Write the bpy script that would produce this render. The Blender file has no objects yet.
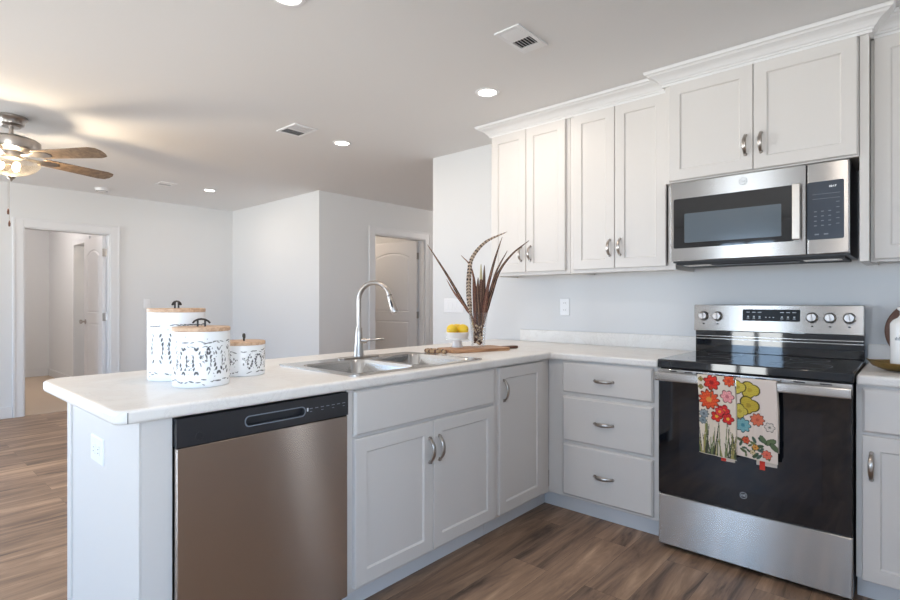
import bpy, bmesh, math, random
from mathutils import Vector, Matrix
random.seed(7)
D = bpy.data
SC = bpy.context.scene
COL = SC.collection
PI = math.pi

# ------------------------------------------------------------------ camera, world, exposure
cam = D.cameras.new('camera'); camo = D.objects.new('camera', cam); COL.objects.link(camo)
cam.sensor_width = 36.0; cam.lens = 36.0 * 525.2 / 900.0
cam.shift_y = 1.3 / 900.0; cam.clip_start = 0.05
camo.location = (1.5885, -3.2429, 1.1938)
camo.rotation_euler = (PI / 2, 0, 0.7287)
SC.camera = camo
SC.view_settings.view_transform = 'Standard'; SC.view_settings.look = 'None'
SC.view_settings.gamma = 1.0; SC.view_settings.exposure = 0.07
SC.view_settings.use_curve_mapping = False
SC.cycles.use_denoising = True
SC.cycles.max_bounces = 10; SC.cycles.diffuse_bounces = 6; SC.cycles.glossy_bounces = 5
SC.cycles.transparent_max_bounces = 16; SC.cycles.sample_clamp_indirect = 4.0
SC.cycles.caustics_reflective = False; SC.cycles.caustics_refractive = False

W = D.worlds.new('World'); SC.world = W; W.use_nodes = True
wn = W.node_tree
bg = wn.nodes['Background']
# blue sky above the horizon, unseen ground glow added below it to lift the ceiling
_tc = wn.nodes.new('ShaderNodeTexCoord'); _sx = wn.nodes.new('ShaderNodeSeparateXYZ'); _mr = wn.nodes.new('ShaderNodeMapRange'); _mx = wn.nodes.new('ShaderNodeMix')
_mx.data_type = 'RGBA'; wn.links.new(_tc.outputs['Generated'], _sx.inputs[0]); wn.links.new(_sx.outputs['Z'], _mr.inputs['Value'])
_mr.inputs['From Min'].default_value = -.04; _mr.inputs['From Max'].default_value = .04; wn.links.new(_mr.outputs[0], _mx.inputs[0])
_mx.inputs[6].default_value = (1.38, 1.41, 1.36, 1); _mx.inputs[7].default_value = (.58, .82, 1.10, 1)
wn.links.new(_mx.outputs[2], bg.inputs['Color']); bg.inputs['Strength'].default_value = 9.6

CEIL = 2.412; TOP = 0.905; CB = 0.866
XL = -5.34; XR = 3.1; YB = -6.6; XK = -1.50; XH = -3.32; YP = 0.10

def portal(loc, rot, sx, sy):
    l = D.lights.new('window_portal', 'AREA'); l.shape = 'RECTANGLE'; l.size = sx; l.size_y = sy
    l.cycles.is_portal = True
    o = D.objects.new('window_portal', l); COL.objects.link(o); o.location = loc; o.rotation_euler = rot

# big openings in the wall behind the camera and in the right wall
WIN_B = [(-4.9, -2.6, 0.3, 2.15), (-.80, .02, 0.02, 2.15), (1.1, 2.7, 0.9, 2.15)]      # x0,x1,z0,z1 in the back wall
WIN_R = [(-6.0, -3.6, 0.3, 2.15), (-.42, -.24, .02, 2.1)]                                                      # y0,y1,z0,z1 in the right wall; narrow one added to streak the dishwasher
for x0, x1, z0, z1 in WIN_B:
    portal(((x0 + x1) / 2, YB - .08, (z0 + z1) / 2), (PI / 2, 0, 0), x1 - x0, z1 - z0)
for y0, y1, z0, z1 in WIN_R:
    portal((XR + .08, (y0 + y1) / 2, (z0 + z1) / 2), (PI / 2, 0, PI / 2), y1 - y0, z1 - z0)

WIN_L_FILL = [(-6.1, -3.4, 0.3, 2.15)]                                                       # y0,y1,z0,z1 in the left wall, unseen, added for fill light
for y0, y1, z0, z1 in WIN_L_FILL:
    portal((XL - .08, (y0 + y1) / 2, (z0 + z1) / 2), (PI / 2, 0, -PI / 2), y1 - y0, z1 - z0)

def lamp(name, kind, loc, power, color, size=.05, rot=(0, 0, 0), spot=None):
    l = D.lights.new(name, kind); l.energy = power; l.color = color
    if kind == 'AREA': l.shape = 'DISK'; l.size = size
    else: l.shadow_soft_size = size
    if spot: l.spot_size = spot; l.spot_blend = .8
    o = D.objects.new(name, l); COL.objects.link(o); o.location = loc; o.rotation_euler = rot
    return o
WARM = (1.0, .86, .74)

# ------------------------------------------------------------------ materials
def nmat(name):
    m = D.materials.new(name); m.use_nodes = True
    nt = m.node_tree; b = nt.nodes['Principled BSDF']
    return m, nt, b
def N(nt, t, **k):
    n = nt.nodes.new(t)
    for a, v in k.items():
        if a in n.inputs: n.inputs[a].default_value = v
        else: setattr(n, a, v)
    return n
def L(nt, a, b): nt.links.new(a, b)
def lin(r, g, b):
    f = lambda c: (c / 255) / 12.92 if c / 255 <= .04045 else (((c / 255) + .055) / 1.055) ** 2.4
    return (f(r), f(g), f(b), 1)
def paint(name, rgb, rough=.5, bump=0.0, scale=60, var=0.0, spec=.5, metal=0.0, coat=0):
    """painted / plain surface with a faint procedural variation"""
    m, nt, b = nmat(name)
    c = lin(*rgb)
    b.inputs['Roughness'].default_value = rough; b.inputs['Metallic'].default_value = metal
    b.inputs['Specular IOR Level'].default_value = spec; b.inputs['Coat Weight'].default_value = coat
    tc = N(nt, 'ShaderNodeTexCoord')
    no = N(nt, 'ShaderNodeTexNoise', Scale=scale, Detail=4.0); L(nt, tc.outputs['Object'], no.inputs['Vector'])
    mx = N(nt, 'ShaderNodeMix', data_type='RGBA')
    mx.inputs[6].default_value = tuple(x * (1 - var) for x in c[:3]) + (1,)
    mx.inputs[7].default_value = tuple(min(1, x * (1 + var)) for x in c[:3]) + (1,)
    L(nt, no.outputs['Fac'], mx.inputs[0]); L(nt, mx.outputs[2], b.inputs['Base Color'])
    if bump:
        bp = N(nt, 'ShaderNodeBump', Strength=bump, Distance=.002)
        L(nt, no.outputs['Fac'], bp.inputs['Height']); L(nt, bp.outputs['Normal'], b.inputs['Normal'])
    return m
M = {}
M['wall'] = paint('wall_paint', (222, 224, 226), .85, .15, 180, .01)
M['ceil'] = paint('ceiling_paint', (232, 232, 232), .95, .25, 120, .01)
M['trimw'] = paint('trim_white', (224, 226, 229), .4, 0, 20, .005)
M['cab'] = paint('cabinet_white', (218, 215, 212), .42, .03, 90, .01)
M['crown'] = paint('crown_white', (232, 232, 232), .45, 0, 50, .005)
M['black'] = paint('black_plastic', (40, 41, 45), .32, 0, 50, .02)
M['blackmat'] = paint('dark_matte', (30, 30, 32), .6, 0, 50, .02)
M['dkglass'] = paint('black_glass', (12, 14, 20), .04, 0, 50, .0, .6, 0, .3)
M['ovenwin'] = paint('oven_window_glass', (22, 25, 33), .05, 0, 50, 0, .7)
M['display'] = paint('display_glass', (10, 11, 14), .25, 0, 50, 0, .2)
M['mwwin'] = paint('microwave_window_mesh', (84, 96, 106), .12, 0, 50, 0, .8)
M['mwpanel'] = paint('microwave_keypad_glass', (52, 62, 76), .15, 0, 50, 0, .6)
M['whitep'] = paint('white_plastic', (235, 236, 238), .35, 0, 50, .003)
M['mark'] = paint('pale_printing', (205, 210, 215), .5, 0, 50, .0)
M['dimmark'] = paint('grey_printing', (120, 128, 138), .5, 0, 50, .0)
M['wooddoor'] = paint('door_white', (224, 224, 226), .45, 0, 50, .005)
M['carpet'] = paint('beige_carpet', (196, 178, 160), .98, 1.0, 300, .12)
M['ceramic'] = paint('white_ceramic', (238, 238, 236), .2, 0, 30, .004)
M['iron'] = paint('black_iron', (35, 34, 34), .5, .2, 80, .1)
M['lemon'] = paint('lemon_skin', (238, 200, 52), .4, .5, 180, .08)
M['darkwood'] = paint('dark_walnut', (92, 58, 42), .45, .1, 30, .25)
M['gold'] = paint('antique_gold', (160, 132, 74), .35, .1, 40, .2, .5, .8)
M['rope'] = paint('tan_rope', (176, 148, 116), .9, .8, 150, .2)

def steel(name, rgb=(176, 174, 172), rough=.26, aniso=.98, brush=True):
    m, nt, b = nmat(name)
    b.inputs['Metallic'].default_value = 1.0; b.inputs['Roughness'].default_value = rough if aniso == 0 else .27
    b.inputs['Anisotropic'].default_value = aniso; b.inputs['Anisotropic Rotation'].default_value = .25
    tg = N(nt, 'ShaderNodeTangent', direction_type='UV_MAP', uv_map='UVMap'); L(nt, tg.outputs[0], b.inputs['Tangent'])
    tc = N(nt, 'ShaderNodeTexCoord'); mp = N(nt, 'ShaderNodeMapping'); mp.inputs['Scale'].default_value = (3, 900, 1)
    L(nt, tc.outputs['UV'], mp.inputs['Vector'])
    no = N(nt, 'ShaderNodeTexNoise', Scale=1.0, Detail=3.0); L(nt, mp.outputs[0], no.inputs['Vector'])
    mx = N(nt, 'ShaderNodeMix', data_type='RGBA'); c = lin(*rgb)
    mx.inputs[6].default_value = tuple(x * .93 for x in c[:3]) + (1,); mx.inputs[7].default_value = tuple(min(1, x * 1.07) for x in c[:3]) + (1,)
    L(nt, no.outputs['Fac'], mx.inputs[0]); L(nt, mx.outputs[2], b.inputs['Base Color'])
    return m
M['steel'] = steel('brushed_stainless', (190, 189, 188), .20)
M['steeldark'] = steel('slate_stainless', (184, 171, 161), .30)
M['chrome'] = steel('satin_nickel', (196, 190, 184), .22, 0)
M['nickel'] = steel('brushed_nickel', (176, 169, 163), .28, 0)
M['mwbar'] = steel('polished_bar', (196, 190, 182), .38, 0)
M['sink'] = steel('sink_stainless', (196, 194, 192), .2, 0)

def floor_mat():
    m, nt, b = nmat('vinyl_planks')
    tc = N(nt, 'ShaderNodeTexCoord'); mp = N(nt, 'ShaderNodeMapping'); mp.inputs['Rotation'].default_value = (0, 0, PI / 2)
    L(nt, tc.outputs['Object'], mp.inputs['Vector'])
    br = N(nt, 'ShaderNodeTexBrick', Scale=1.0); br.offset = .37; br.inputs['Brick Width'].default_value = 1.22
    br.inputs['Row Height'].default_value = .18; br.inputs['Mortar Size'].default_value = .0006; br.inputs['Mortar Smooth'].default_value = .3
    br.inputs['Color1'].default_value = (0, 0, 0, 1); br.inputs['Color2'].default_value = (1, 1, 1, 1); br.inputs['Mortar'].default_value = (.5, .5, .5, 1)
    L(nt, mp.outputs[0], br.inputs['Vector'])
    # per-plank offset of the grain
    off = N(nt, 'ShaderNodeVectorMath', operation='SCALE'); off.inputs['Scale'].default_value = 7.0; L(nt, br.outputs['Color'], off.inputs[0])
    add = N(nt, 'ShaderNodeVectorMath', operation='ADD'); L(nt, mp.outputs[0], add.inputs[0]); L(nt, off.outputs[0], add.inputs[1])
    st = N(nt, 'ShaderNodeMapping'); st.inputs['Scale'].default_value = (.75, 6.0, 1); L(nt, add.outputs[0], st.inputs['Vector'])
    n1 = N(nt, 'ShaderNodeTexNoise', Scale=2.0, Detail=10.0, Roughness=.64, Distortion=.7); L(nt, st.outputs[0], n1.inputs['Vector'])
    st2 = N(nt, 'ShaderNodeMapping'); st2.inputs['Scale'].default_value = (4.0, 90.0, 1); L(nt, add.outputs[0], st2.inputs['Vector'])
    n2 = N(nt, 'ShaderNodeTexNoise', Scale=1.0, Detail=5.0, Roughness=.7); L(nt, st2.outputs[0], n2.inputs['Vector'])
    r = N(nt, 'ShaderNodeValToRGB'); L(nt, n1.outputs['Fac'], r.inputs['Fac'])
    e = r.color_ramp.elements
    e[0].position = .33; e[0].color = lin(84, 67, 56); e[1].position = .68; e[1].color = lin(190, 159, 132)
    k = e.new(.42); k.color = lin(128, 104, 87); k = e.new(.56); k.color = lin(160, 131, 108)
    mx = N(nt, 'ShaderNodeMix', data_type='RGBA', blend_type='OVERLAY'); mx.inputs[0].default_value = .35
    L(nt, r.outputs[0], mx.inputs[6]); L(nt, n2.outputs['Fac'], mx.inputs[7])
    hs = N(nt, 'ShaderNodeHueSaturation'); L(nt, mx.outputs[2], hs.inputs['Color'])
    mr = N(nt, 'ShaderNodeMapRange'); mr.inputs['To Min'].default_value = .90; mr.inputs['To Max'].default_value = 1.10
    L(nt, br.outputs['Color'], mr.inputs['Value']); L(nt, mr.outputs[0], hs.inputs['Value']); hs.inputs['Saturation'].default_value = 1.0
    dk = N(nt, 'ShaderNodeMix', data_type='RGBA'); dk.inputs[7].default_value = lin(48, 38, 33)
    L(nt, br.outputs['Fac'], dk.inputs[0]); L(nt, hs.outputs[0], dk.inputs[6]); L(nt, dk.outputs[2], b.inputs['Base Color'])
    b.inputs['Roughness'].default_value = .42; b.inputs['Specular IOR Level'].default_value = .4
    bp = N(nt, 'ShaderNodeBump', Strength=.15, Distance=.001); L(nt, n2.outputs['Fac'], bp.inputs['Height']); L(nt, bp.outputs[0], b.inputs['Normal'])
    return m
M['floor'] = floor_mat()

def counter_mat():
    m, nt, b = nmat('white_laminate')
    tc = N(nt, 'ShaderNodeTexCoord')
    n1 = N(nt, 'ShaderNodeTexNoise', Scale=3.2, Detail=8.0, Roughness=.65, Distortion=1.6); L(nt, tc.outputs['Object'], n1.inputs['Vector'])
    n2 = N(nt, 'ShaderNodeTexNoise', Scale=160, Detail=2.0); L(nt, tc.outputs['Object'], n2.inputs['Vector'])
    r = N(nt, 'ShaderNodeValToRGB'); L(nt, n1.outputs['Fac'], r.inputs['Fac'])
    e = r.color_ramp.elements; e[0].position = .3; e[0].color = lin(228, 224, 219); e[1].position = .7; e[1].color = lin(241, 239, 236)
    k = e.new(.5); k.color = lin(238, 235, 231); k = e.new(.515); k.color = lin(229, 226, 222); k = e.new(.53); k.color = lin(238, 236, 232)
    mx = N(nt, 'ShaderNodeMix', data_type='RGBA', blend_type='MULTIPLY'); mx.inputs[0].default_value = .06
    L(nt, r.outputs[0], mx.inputs[6]); L(nt, n2.outputs['Fac'], mx.inputs[7]); L(nt, mx.outputs[2], b.inputs['Base Color'])
    b.inputs['Roughness'].default_value = .32
    return m
M['counter'] = counter_mat()

def wood_mat(name, a, c, scale=(1, 14, 14), rough=.5):
    m, nt, b = nmat(name)
    tc = N(nt, 'ShaderNodeTexCoord'); mp = N(nt, 'ShaderNodeMapping'); mp.inputs['Scale'].default_value = scale
    L(nt, tc.outputs['Object'], mp.inputs['Vector'])
    n1 = N(nt, 'ShaderNodeTexNoise', Scale=5, Detail=6.0, Distortion=.5); L(nt, mp.outputs[0], n1.inputs['Vector'])
    r = N(nt, 'ShaderNodeValToRGB'); L(nt, n1.outputs['Fac'], r.inputs['Fac'])
    e = r.color_ramp.elements; e[0].position = .35; e[0].color = lin(*a); e[1].position = .65; e[1].color = lin(*c)
    L(nt, r.outputs[0], b.inputs['Base Color']); b.inputs['Roughness'].default_value = rough
    return m
M['lidwood'] = wood_mat('light_lid_wood', (186, 150, 120), (214, 182, 152))
M['boardwood'] = wood_mat('acacia_board', (150, 106, 74), (204, 160, 120))
M['bladewood'] = wood_mat('fan_blade_wood', (104, 88, 74), (134, 116, 98), (6, 6, 1))

def thin_glass(name, tint=(1, 1, 1), mixf=.12, rough=.0, tex=False, fk=.9):
    m = D.materials.new(name); m.use_nodes = True; nt = m.node_tree; nt.nodes.clear()
    out = N(nt, 'ShaderNodeOutputMaterial'); mix = N(nt, 'ShaderNodeMixShader')
    tr = N(nt, 'ShaderNodeBsdfTransparent'); tr.inputs[0].default_value = tint + (1,)
    gl = N(nt, 'ShaderNodeBsdfGlossy'); gl.inputs['Roughness'].default_value = rough
    fr = N(nt, 'ShaderNodeFresnel', IOR=1.45)
    md = N(nt, 'ShaderNodeMath', operation='MULTIPLY_ADD'); md.inputs[1].default_value = fk; md.inputs[2].default_value = mixf
    L(nt, fr.outputs[0], md.inputs[0])
    if tex:
        tc = N(nt, 'ShaderNodeTexCoord'); v = N(nt, 'ShaderNodeTexVoronoi', Scale=38.0); L(nt, tc.outputs['Object'], v.inputs['Vector'])
        bp = N(nt, 'ShaderNodeBump', Strength=.8, Distance=.01); L(nt, v.outputs['Distance'], bp.inputs['Height'])
        L(nt, bp.outputs[0], gl.inputs['Normal']); L(nt, bp.outputs[0], fr.inputs['Normal'])
    L(nt, md.outputs[0], mix.inputs[0]); L(nt, tr.outputs[0], mix.inputs[1]); L(nt, gl.outputs[0], mix.inputs[2]); L(nt, mix.outputs[0], out.inputs[0])
    return m
M['glass'] = thin_glass('window_glass', (.97, .98, 1), .02)
M['vglass'] = thin_glass('vase_glass', (1, 1, 1), .03, fk=.3)

def bowl_mat():
    m = D.materials.new('seeded_lamp_glass'); m.use_nodes = True; nt = m.node_tree; nt.nodes.clear()
    out = N(nt, 'ShaderNodeOutputMaterial'); mix = N(nt, 'ShaderNodeMixShader'); mix2 = N(nt, 'ShaderNodeMixShader')
    tr = N(nt, 'ShaderNodeBsdfTransparent'); tr.inputs[0].default_value = (1, .97, .92, 1)
    tl = N(nt, 'ShaderNodeBsdfTranslucent'); tl.inputs[0].default_value = (.95, .9, .8, 1)
    gl = N(nt, 'ShaderNodeBsdfGlossy'); gl.inputs['Roughness'].default_value = .3
    tc = N(nt, 'ShaderNodeTexCoord'); v = N(nt, 'ShaderNodeTexNoise', Scale=22.0, Detail=3.0, Distortion=2.0); L(nt, tc.outputs['Object'], v.inputs['Vector'])
    r = N(nt, 'ShaderNodeValToRGB'); L(nt, v.outputs['Fac'], r.inputs['Fac']); r.color_ramp.elements[0].position = .42; r.color_ramp.elements[1].position = .58
    r.color_ramp.elements[0].color = (.001, .001, .001, 1); r.color_ramp.elements[1].color = (.010, .010, .010, 1)
    bp = N(nt, 'ShaderNodeBump', Strength=.7, Distance=.01); L(nt, v.outputs['Fac'], bp.inputs['Height']); L(nt, bp.outputs[0], gl.inputs['Normal'])
    L(nt, r.outputs[0], mix.inputs[0]); L(nt, tr.outputs[0], mix.inputs[1]); L(nt, tl.outputs[0], mix.inputs[2])
    mix2.inputs[0].default_value = .05; L(nt, mix.outputs[0], mix2.inputs[1]); L(nt, gl.outputs[0], mix2.inputs[2]); L(nt, mix2.outputs[0], out.inputs[0])
    return m
M['bowl'] = bowl_mat()
def emis(name, col, s):
    m, nt, b = nmat(name); b.inputs['Base Color'].default_value = (.9, .9, .9, 1)
    b.inputs['Emission Color'].default_value = tuple(col) + (1,); b.inputs['Emission Strength'].default_value = s
    return m
M['lens'] = emis('lit_lens', (1, .93, .84), 9.0)
M['bulb'] = emis('lit_bulb', (1, .82, .58), 2.0)
M['digits'] = emis('lit_digits', (.8, .9, 1.0), .7)

def vcol_mat(name, rough=.6):
    m, nt, b = nmat(name)
    a = N(nt, 'ShaderNodeVertexColor', layer_name='Col'); L(nt, a.outputs[0], b.inputs['Base Color'])
    b.inputs['Roughness'].default_value = rough
    return m
M['vc_cloth'] = vcol_mat('printed_cotton', .9)
M['vc_enamel'] = vcol_mat('distressed_enamel', .35)
M['vc_feather'] = vcol_mat('barred_feather', .7)

# ------------------------------------------------------------------ mesh helpers
def prop(o, label=None, cat=None, group=None, kind=None):
    if label: o['label'] = label
    if cat: o['category'] = cat
    if group: o['group'] = group
    if kind: o['kind'] = kind
    return o
def box_uv(me):
    uv = me.uv_layers.new(name='UVMap') if not me.uv_layers else me.uv_layers[0]
    for p in me.polygons:
        n = p.normal; ax = max(range(3), key=lambda i: abs(n[i]))
        for li in p.loop_indices:
            c = me.vertices[me.loops[li].vertex_index].co
            uv.data[li].uv = (c.y, c.z) if ax == 0 else ((c.x, c.z) if ax == 1 else (c.x, c.y))
class MB:
    def __init__(s): s.b = bmesh.new()
    def box(s, x0, x1, y0, y1, z0, z1):
        v = [s.b.verts.new((x, y, z)) for z in (z0, z1) for y in (y0, y1) for x in (x0, x1)]
        for f in ((0, 2, 3, 1), (4, 5, 7, 6), (0, 1, 5, 4), (2, 6, 7, 3), (0, 4, 6, 2), (1, 3, 7, 5)):
            s.b.faces.new([v[i] for i in f])
        return s
    def prism(s, pts, z0, z1, M4=None):
        lo = [s.b.verts.new((x, y, z0)) for x, y in pts]; hi = [s.b.verts.new((x, y, z1)) for x, y in pts]
        n = len(pts)
        s.b.faces.new(lo[::-1]); s.b.faces.new(hi)
        for i in range(n): s.b.faces.new((lo[i], lo[(i + 1) % n], hi[(i + 1) % n], hi[i]))
        if M4 is not None:
            for v in lo + hi: v.co = M4 @ v.co
        return s
    def lathe(s, prof, c=(0, 0, 0), n=32, M4=None, close=False):
        rings = []
        for r, z in prof:
            if r < 1e-6: rings.append([s.b.verts.new((c[0], c[1], c[2] + z))])
            else: rings.append([s.b.verts.new((c[0] + r * math.cos(2 * PI * i / n), c[1] + r * math.sin(2 * PI * i / n), c[2] + z)) for i in range(n)])
        for a, b in zip(rings, rings[1:]):
            for i in range(n):
                j = (i + 1) % n
                if len(a) == 1 and len(b) == 1: continue
                if len(a) == 1: s.b.faces.new((a[0], b[j], b[i]))
                elif len(b) == 1: s.b.faces.new((a[i], a[j], b[0]))
                else: s.b.faces.new((a[i], a[j], b[j], b[i]))
        if M4 is not None:
            for rr in rings:
                for v in rr: v.co = M4 @ v.co
        return s
    def tube(s, pts, rad, n=12, caps=True, flat=None, up=None):
        """sweep; rad a number or list; flat=(a,b) elliptical section factors"""
        P = [Vector(p) for p in pts]; m = len(P)
        R = rad if isinstance(rad, (list, tuple)) else [rad] * m
        rings = []; prev = None
        for i in range(m):
            t = (P[min(i + 1, m - 1)] - P[max(i - 1, 0)]).normalized()
            if prev is None:
                u = Vector(up) if up is not None else (Vector((0, 0, 1)) if abs(t.z) < .9 else Vector((1, 0, 0)))
            else: u = prev
            u = (u - t * u.dot(t)).normalized(); w = t.cross(u); prev = u
            fa, fb = flat if flat else (1, 1)
            rings.append([s.b.verts.new(P[i] + (u * math.cos(2 * PI * k / n) * fa + w * math.sin(2 * PI * k / n) * fb) * R[i]) for k in range(n)])
        for a, b in zip(rings, rings[1:]):
            for k in range(n): s.b.faces.new((a[k], a[(k + 1) % n], b[(k + 1) % n], b[k]))
        if caps: s.b.faces.new(rings[0][::-1]); s.b.faces.new(rings[-1])
        return s
    def ball(s, c, r, sc=(1, 1, 1), seg=20, ring=12):
        mt = Matrix.Translation(c) @ Matrix.Diagonal((r * sc[0], r * sc[1], r * sc[2], 1))
        bmesh.ops.create_uvsphere(s.b, u_segments=seg, v_segments=ring, radius=1, matrix=mt); return s
    def build(s, name, mat, parent=None, bevel=0, smooth=False, seg=2, loc=None, angle=35):
        bmesh.ops.recalc_face_normals(s.b, faces=s.b.faces)
        me = D.meshes.new(name); 
        if smooth:
            for f in s.b.faces: f.smooth = True
        s.b.to_mesh(me); s.b.free()
        me.materials.append(mat); box_uv(me)
        if smooth:
            try: me.set_sharp_from_angle(angle=math.radians(angle))
            except Exception: pass
        o = D.objects.new(name, me); COL.objects.link(o)
        if loc is not None: o.location = loc
        if bevel:
            bv = o.modifiers.new('bevel', 'BEVEL'); bv.width = bevel; bv.segments = seg; bv.limit_method = 'ANGLE'; bv.angle_limit = math.radians(40)
            if not smooth:
                for p in me.polygons: p.use_smooth = True
                try: me.set_sharp_from_angle(angle=math.radians(30))
                except Exception: pass
                bv.harden_normals = False
        if parent is not None: o.parent = parent
        return o
def B(name, mat, parent, *boxes, bevel=0.0, seg=2):
    m = MB()
    for b in boxes: m.box(*b)
    return m.build(name, mat, parent, bevel=bevel, seg=seg)
def E(name, loc=(0, 0, 0), rz=0, **k):
    o = D.objects.new(name, None); COL.objects.link(o); o.location = loc; o.rotation_euler = (0, 0, rz)
    o.empty_display_size = .1
    prop(o, **k); return o
def S(o): o['kind'] = 'structure'; return o
def apply_mods(o):
    dg = bpy.context.evaluated_depsgraph_get(); dg.update()
    me = D.meshes.new_from_object(o.evaluated_get(dg)); o.modifiers.clear(); old = o.data; o.data = me; D.meshes.remove(old)
    return o
def cut(o, cutters, final_bevel=0, seg=2):
    for c in cutters:
        md = o.modifiers.new('b', 'BOOLEAN'); md.operation = 'DIFFERENCE'; md.object = c; md.solver = 'EXACT'
    apply_mods(o)
    for c in cutters:
        me = c.data; D.objects.remove(c); D.meshes.remove(me)
    return o
def rrect(x0, x1, y0, y1, r, n=6):
    pts = []
    for cx, cy, a0 in ((x1 - r, y1 - r, 0), (x0 + r, y1 - r, 90), (x0 + r, y0 + r, 180), (x1 - r, y0 + r, 270)):
        for i in range(n + 1):
            a = math.radians(a0 + 90 * i / n); pts.append((cx + r * math.cos(a), cy + r * math.sin(a)))
    return pts
# face frames: F maps (u, v, out) -> world; 'y' faces -Y (u = X, v = Z), 'x' faces +X (u = Y, v = Z)
def face(kind, d):
    if kind == 'y': return Matrix(((1, 0, 0, 0), (0, 0, -1, d), (0, 1, 0, 0), (0, 0, 0, 1)))
    if kind == 'x': return Matrix(((0, 0, 1, d), (1, 0, 0, 0), (0, 1, 0, 0), (0, 0, 0, 1)))
    if kind == '-x': return Matrix(((0, 0, -1, d), (1, 0, 0, 0), (0, 1, 0, 0), (0, 0, 0, 1)))
def fbox(m, F, u0, u1, v0, v1, o0, o1):
    n0 = len(m.b.verts); m.box(u0, u1, v0, v1, o0, o1)
    m.b.verts.ensure_lookup_table()
    for v in m.b.verts[n0:]: v.co = F @ v.co
    return m
def rings_panel(m, F, rings):
    """closed panel from nested rectangular rings (u0,u1,v0,v1,out); first ring is the back"""
    R = []
    for u0, u1, v0, v1, o in rings:
        R.append([m.b.verts.new(F @ Vector(p)) for p in ((u0, v0, o), (u1, v0, o), (u1, v1, o), (u0, v1, o))])
    m.b.faces.new(R[0][::-1])
    for a, b in zip(R, R[1:]):
        for i in range(4): m.b.faces.new((a[i], a[(i + 1) % 4], b[(i + 1) % 4], b[i]))
    m.b.faces.new(R[-1]); return m
def shaker(F, u0, u1, v0, v1, parent, t=.019, rail=.055, name='door', mat=None):
    m = MB(); e = .003; g = .006; r = rail
    rings_panel(m, F, [(u0, u1, v0, v1, 0), (u0, u1, v0, v1, t - e), (u0 + e, u1 - e, v0 + e, v1 - e, t),
        (u0 + r, u1 - r, v0 + r, v1 - r, t), (u0 + r + g, u1 - r - g, v0 + r + g, v1 - r - g, t - .007)])
    return m.build(name, mat or M['cab'], parent)
def slab(F, u0, u1, v0, v1, parent, t=.019, name='drawer'):
    m = MB(); e = .009
    rings_panel(m, F, [(u0, u1, v0, v1, 0), (u0, u1, v0, v1, t - .008), (u0 + e, u1 - e, v0 + e, v1 - e, t)])
    return m.build(name, M['cab'], parent)
def pull(F, u, v, parent, vertical=True, out=.019, ln=.11):
    """arched bow pull, wide flat middle, two round feet"""
    m = MB(); h = ln / 2; pts = []; rd = []
    for i in range(17):
        s = -1 + 2 * i / 16; o = out + .006 + .024 * (1 - abs(s) ** 2.4)
        a = s * h * .94
        pts.append(F @ Vector((u, v + a, o) if vertical else (u + a, v, o)))
        rd.append(.0048 + .0022 * (1 - s * s))
    upv = (F.to_3x3() @ Vector((1, 0, 0) if vertical else (0, 1, 0)))
    m.tube(pts, rd, n=10, flat=(1.35, .7), up=upv)
    for sg in (-1, 1):
        a = F @ Vector((u, v + sg * h * .93, out) if vertical else (u + sg * h * .93, v, out))
        b = F @ Vector((u, v + sg * h * .93, out + .012) if vertical else (u + sg * h * .93, v, out + .012))
        m.tube([a, a.lerp(b, .4), b], [.0085, .0075, .005], n=12)
    return m.build('handle', M['nickel'], parent, smooth=True)
def text_obj(name, s, size, F, u, v, out, mat, parent, align='CENTER', depth=.0004):
    c = D.curves.new('t', 'FONT'); c.body = s; c.size = size; c.align_x = align; c.align_y = 'CENTER'; c.extrude = depth
    c.resolution_u = 3
    o = D.objects.new('t', c); COL.objects.link(o)
    dg = bpy.context.evaluated_depsgraph_get(); dg.update()
    me = D.meshes.new_from_object(o.evaluated_get(dg)); D.objects.remove(o); D.curves.remove(c)
    me.transform(F @ Matrix.Translation((u, v, out))); me.materials.clear(); me.materials.append(mat); me.name = name
    o = D.objects.new(name, me); COL.objects.link(o); o.parent = parent; return o
def badge(F, u, v, out, r, parent, mat_ring, mat_in=None):
    m = MB()
    m.lathe([(0, 0), (r, 0), (r, .001), (r * .96, .0016), (0, .0016)], n=36, M4=F @ Matrix.Translation((u, v, out)))
    b = m.build('badge', mat_in or M['steel'], parent, smooth=True)
    m = MB(); m.lathe([(r * .82, .0016), (r * .82, .0022), (r * .90, .0022), (r * .90, .0016)], n=36, M4=F @ Matrix.Translation((u, v, out)))
    m.build('badge_ring', mat_ring, b)
    text_obj('badge_letters', 'GE', r * .95, F, u, v, out + .0017, mat_ring, b)
    return b
FX0 = face('x', 0.0)

# ------------------------------------------------------------------ ROOM SHELL
def wall(name, *boxes, mat='wall'):
    return S(B(name, M[mat], None, *boxes))
S(B('floor', M['floor'], None, (XL - .0, XR + .12, YB - .12, 4.2, -.05, 0)))
S(B('floor_carpet', M['carpet'], None, (-9.0, XL - .0005, -3.3, 1.2, -.05, .008)))
S(B('ceiling', M['ceil'], None, (XL - .12, XR + .12, YB - .12, 4.2, CEIL, CEIL + .1), (-9.0, XL - .12, -3.2, 1.2, CEIL, CEIL + .1)))
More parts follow.
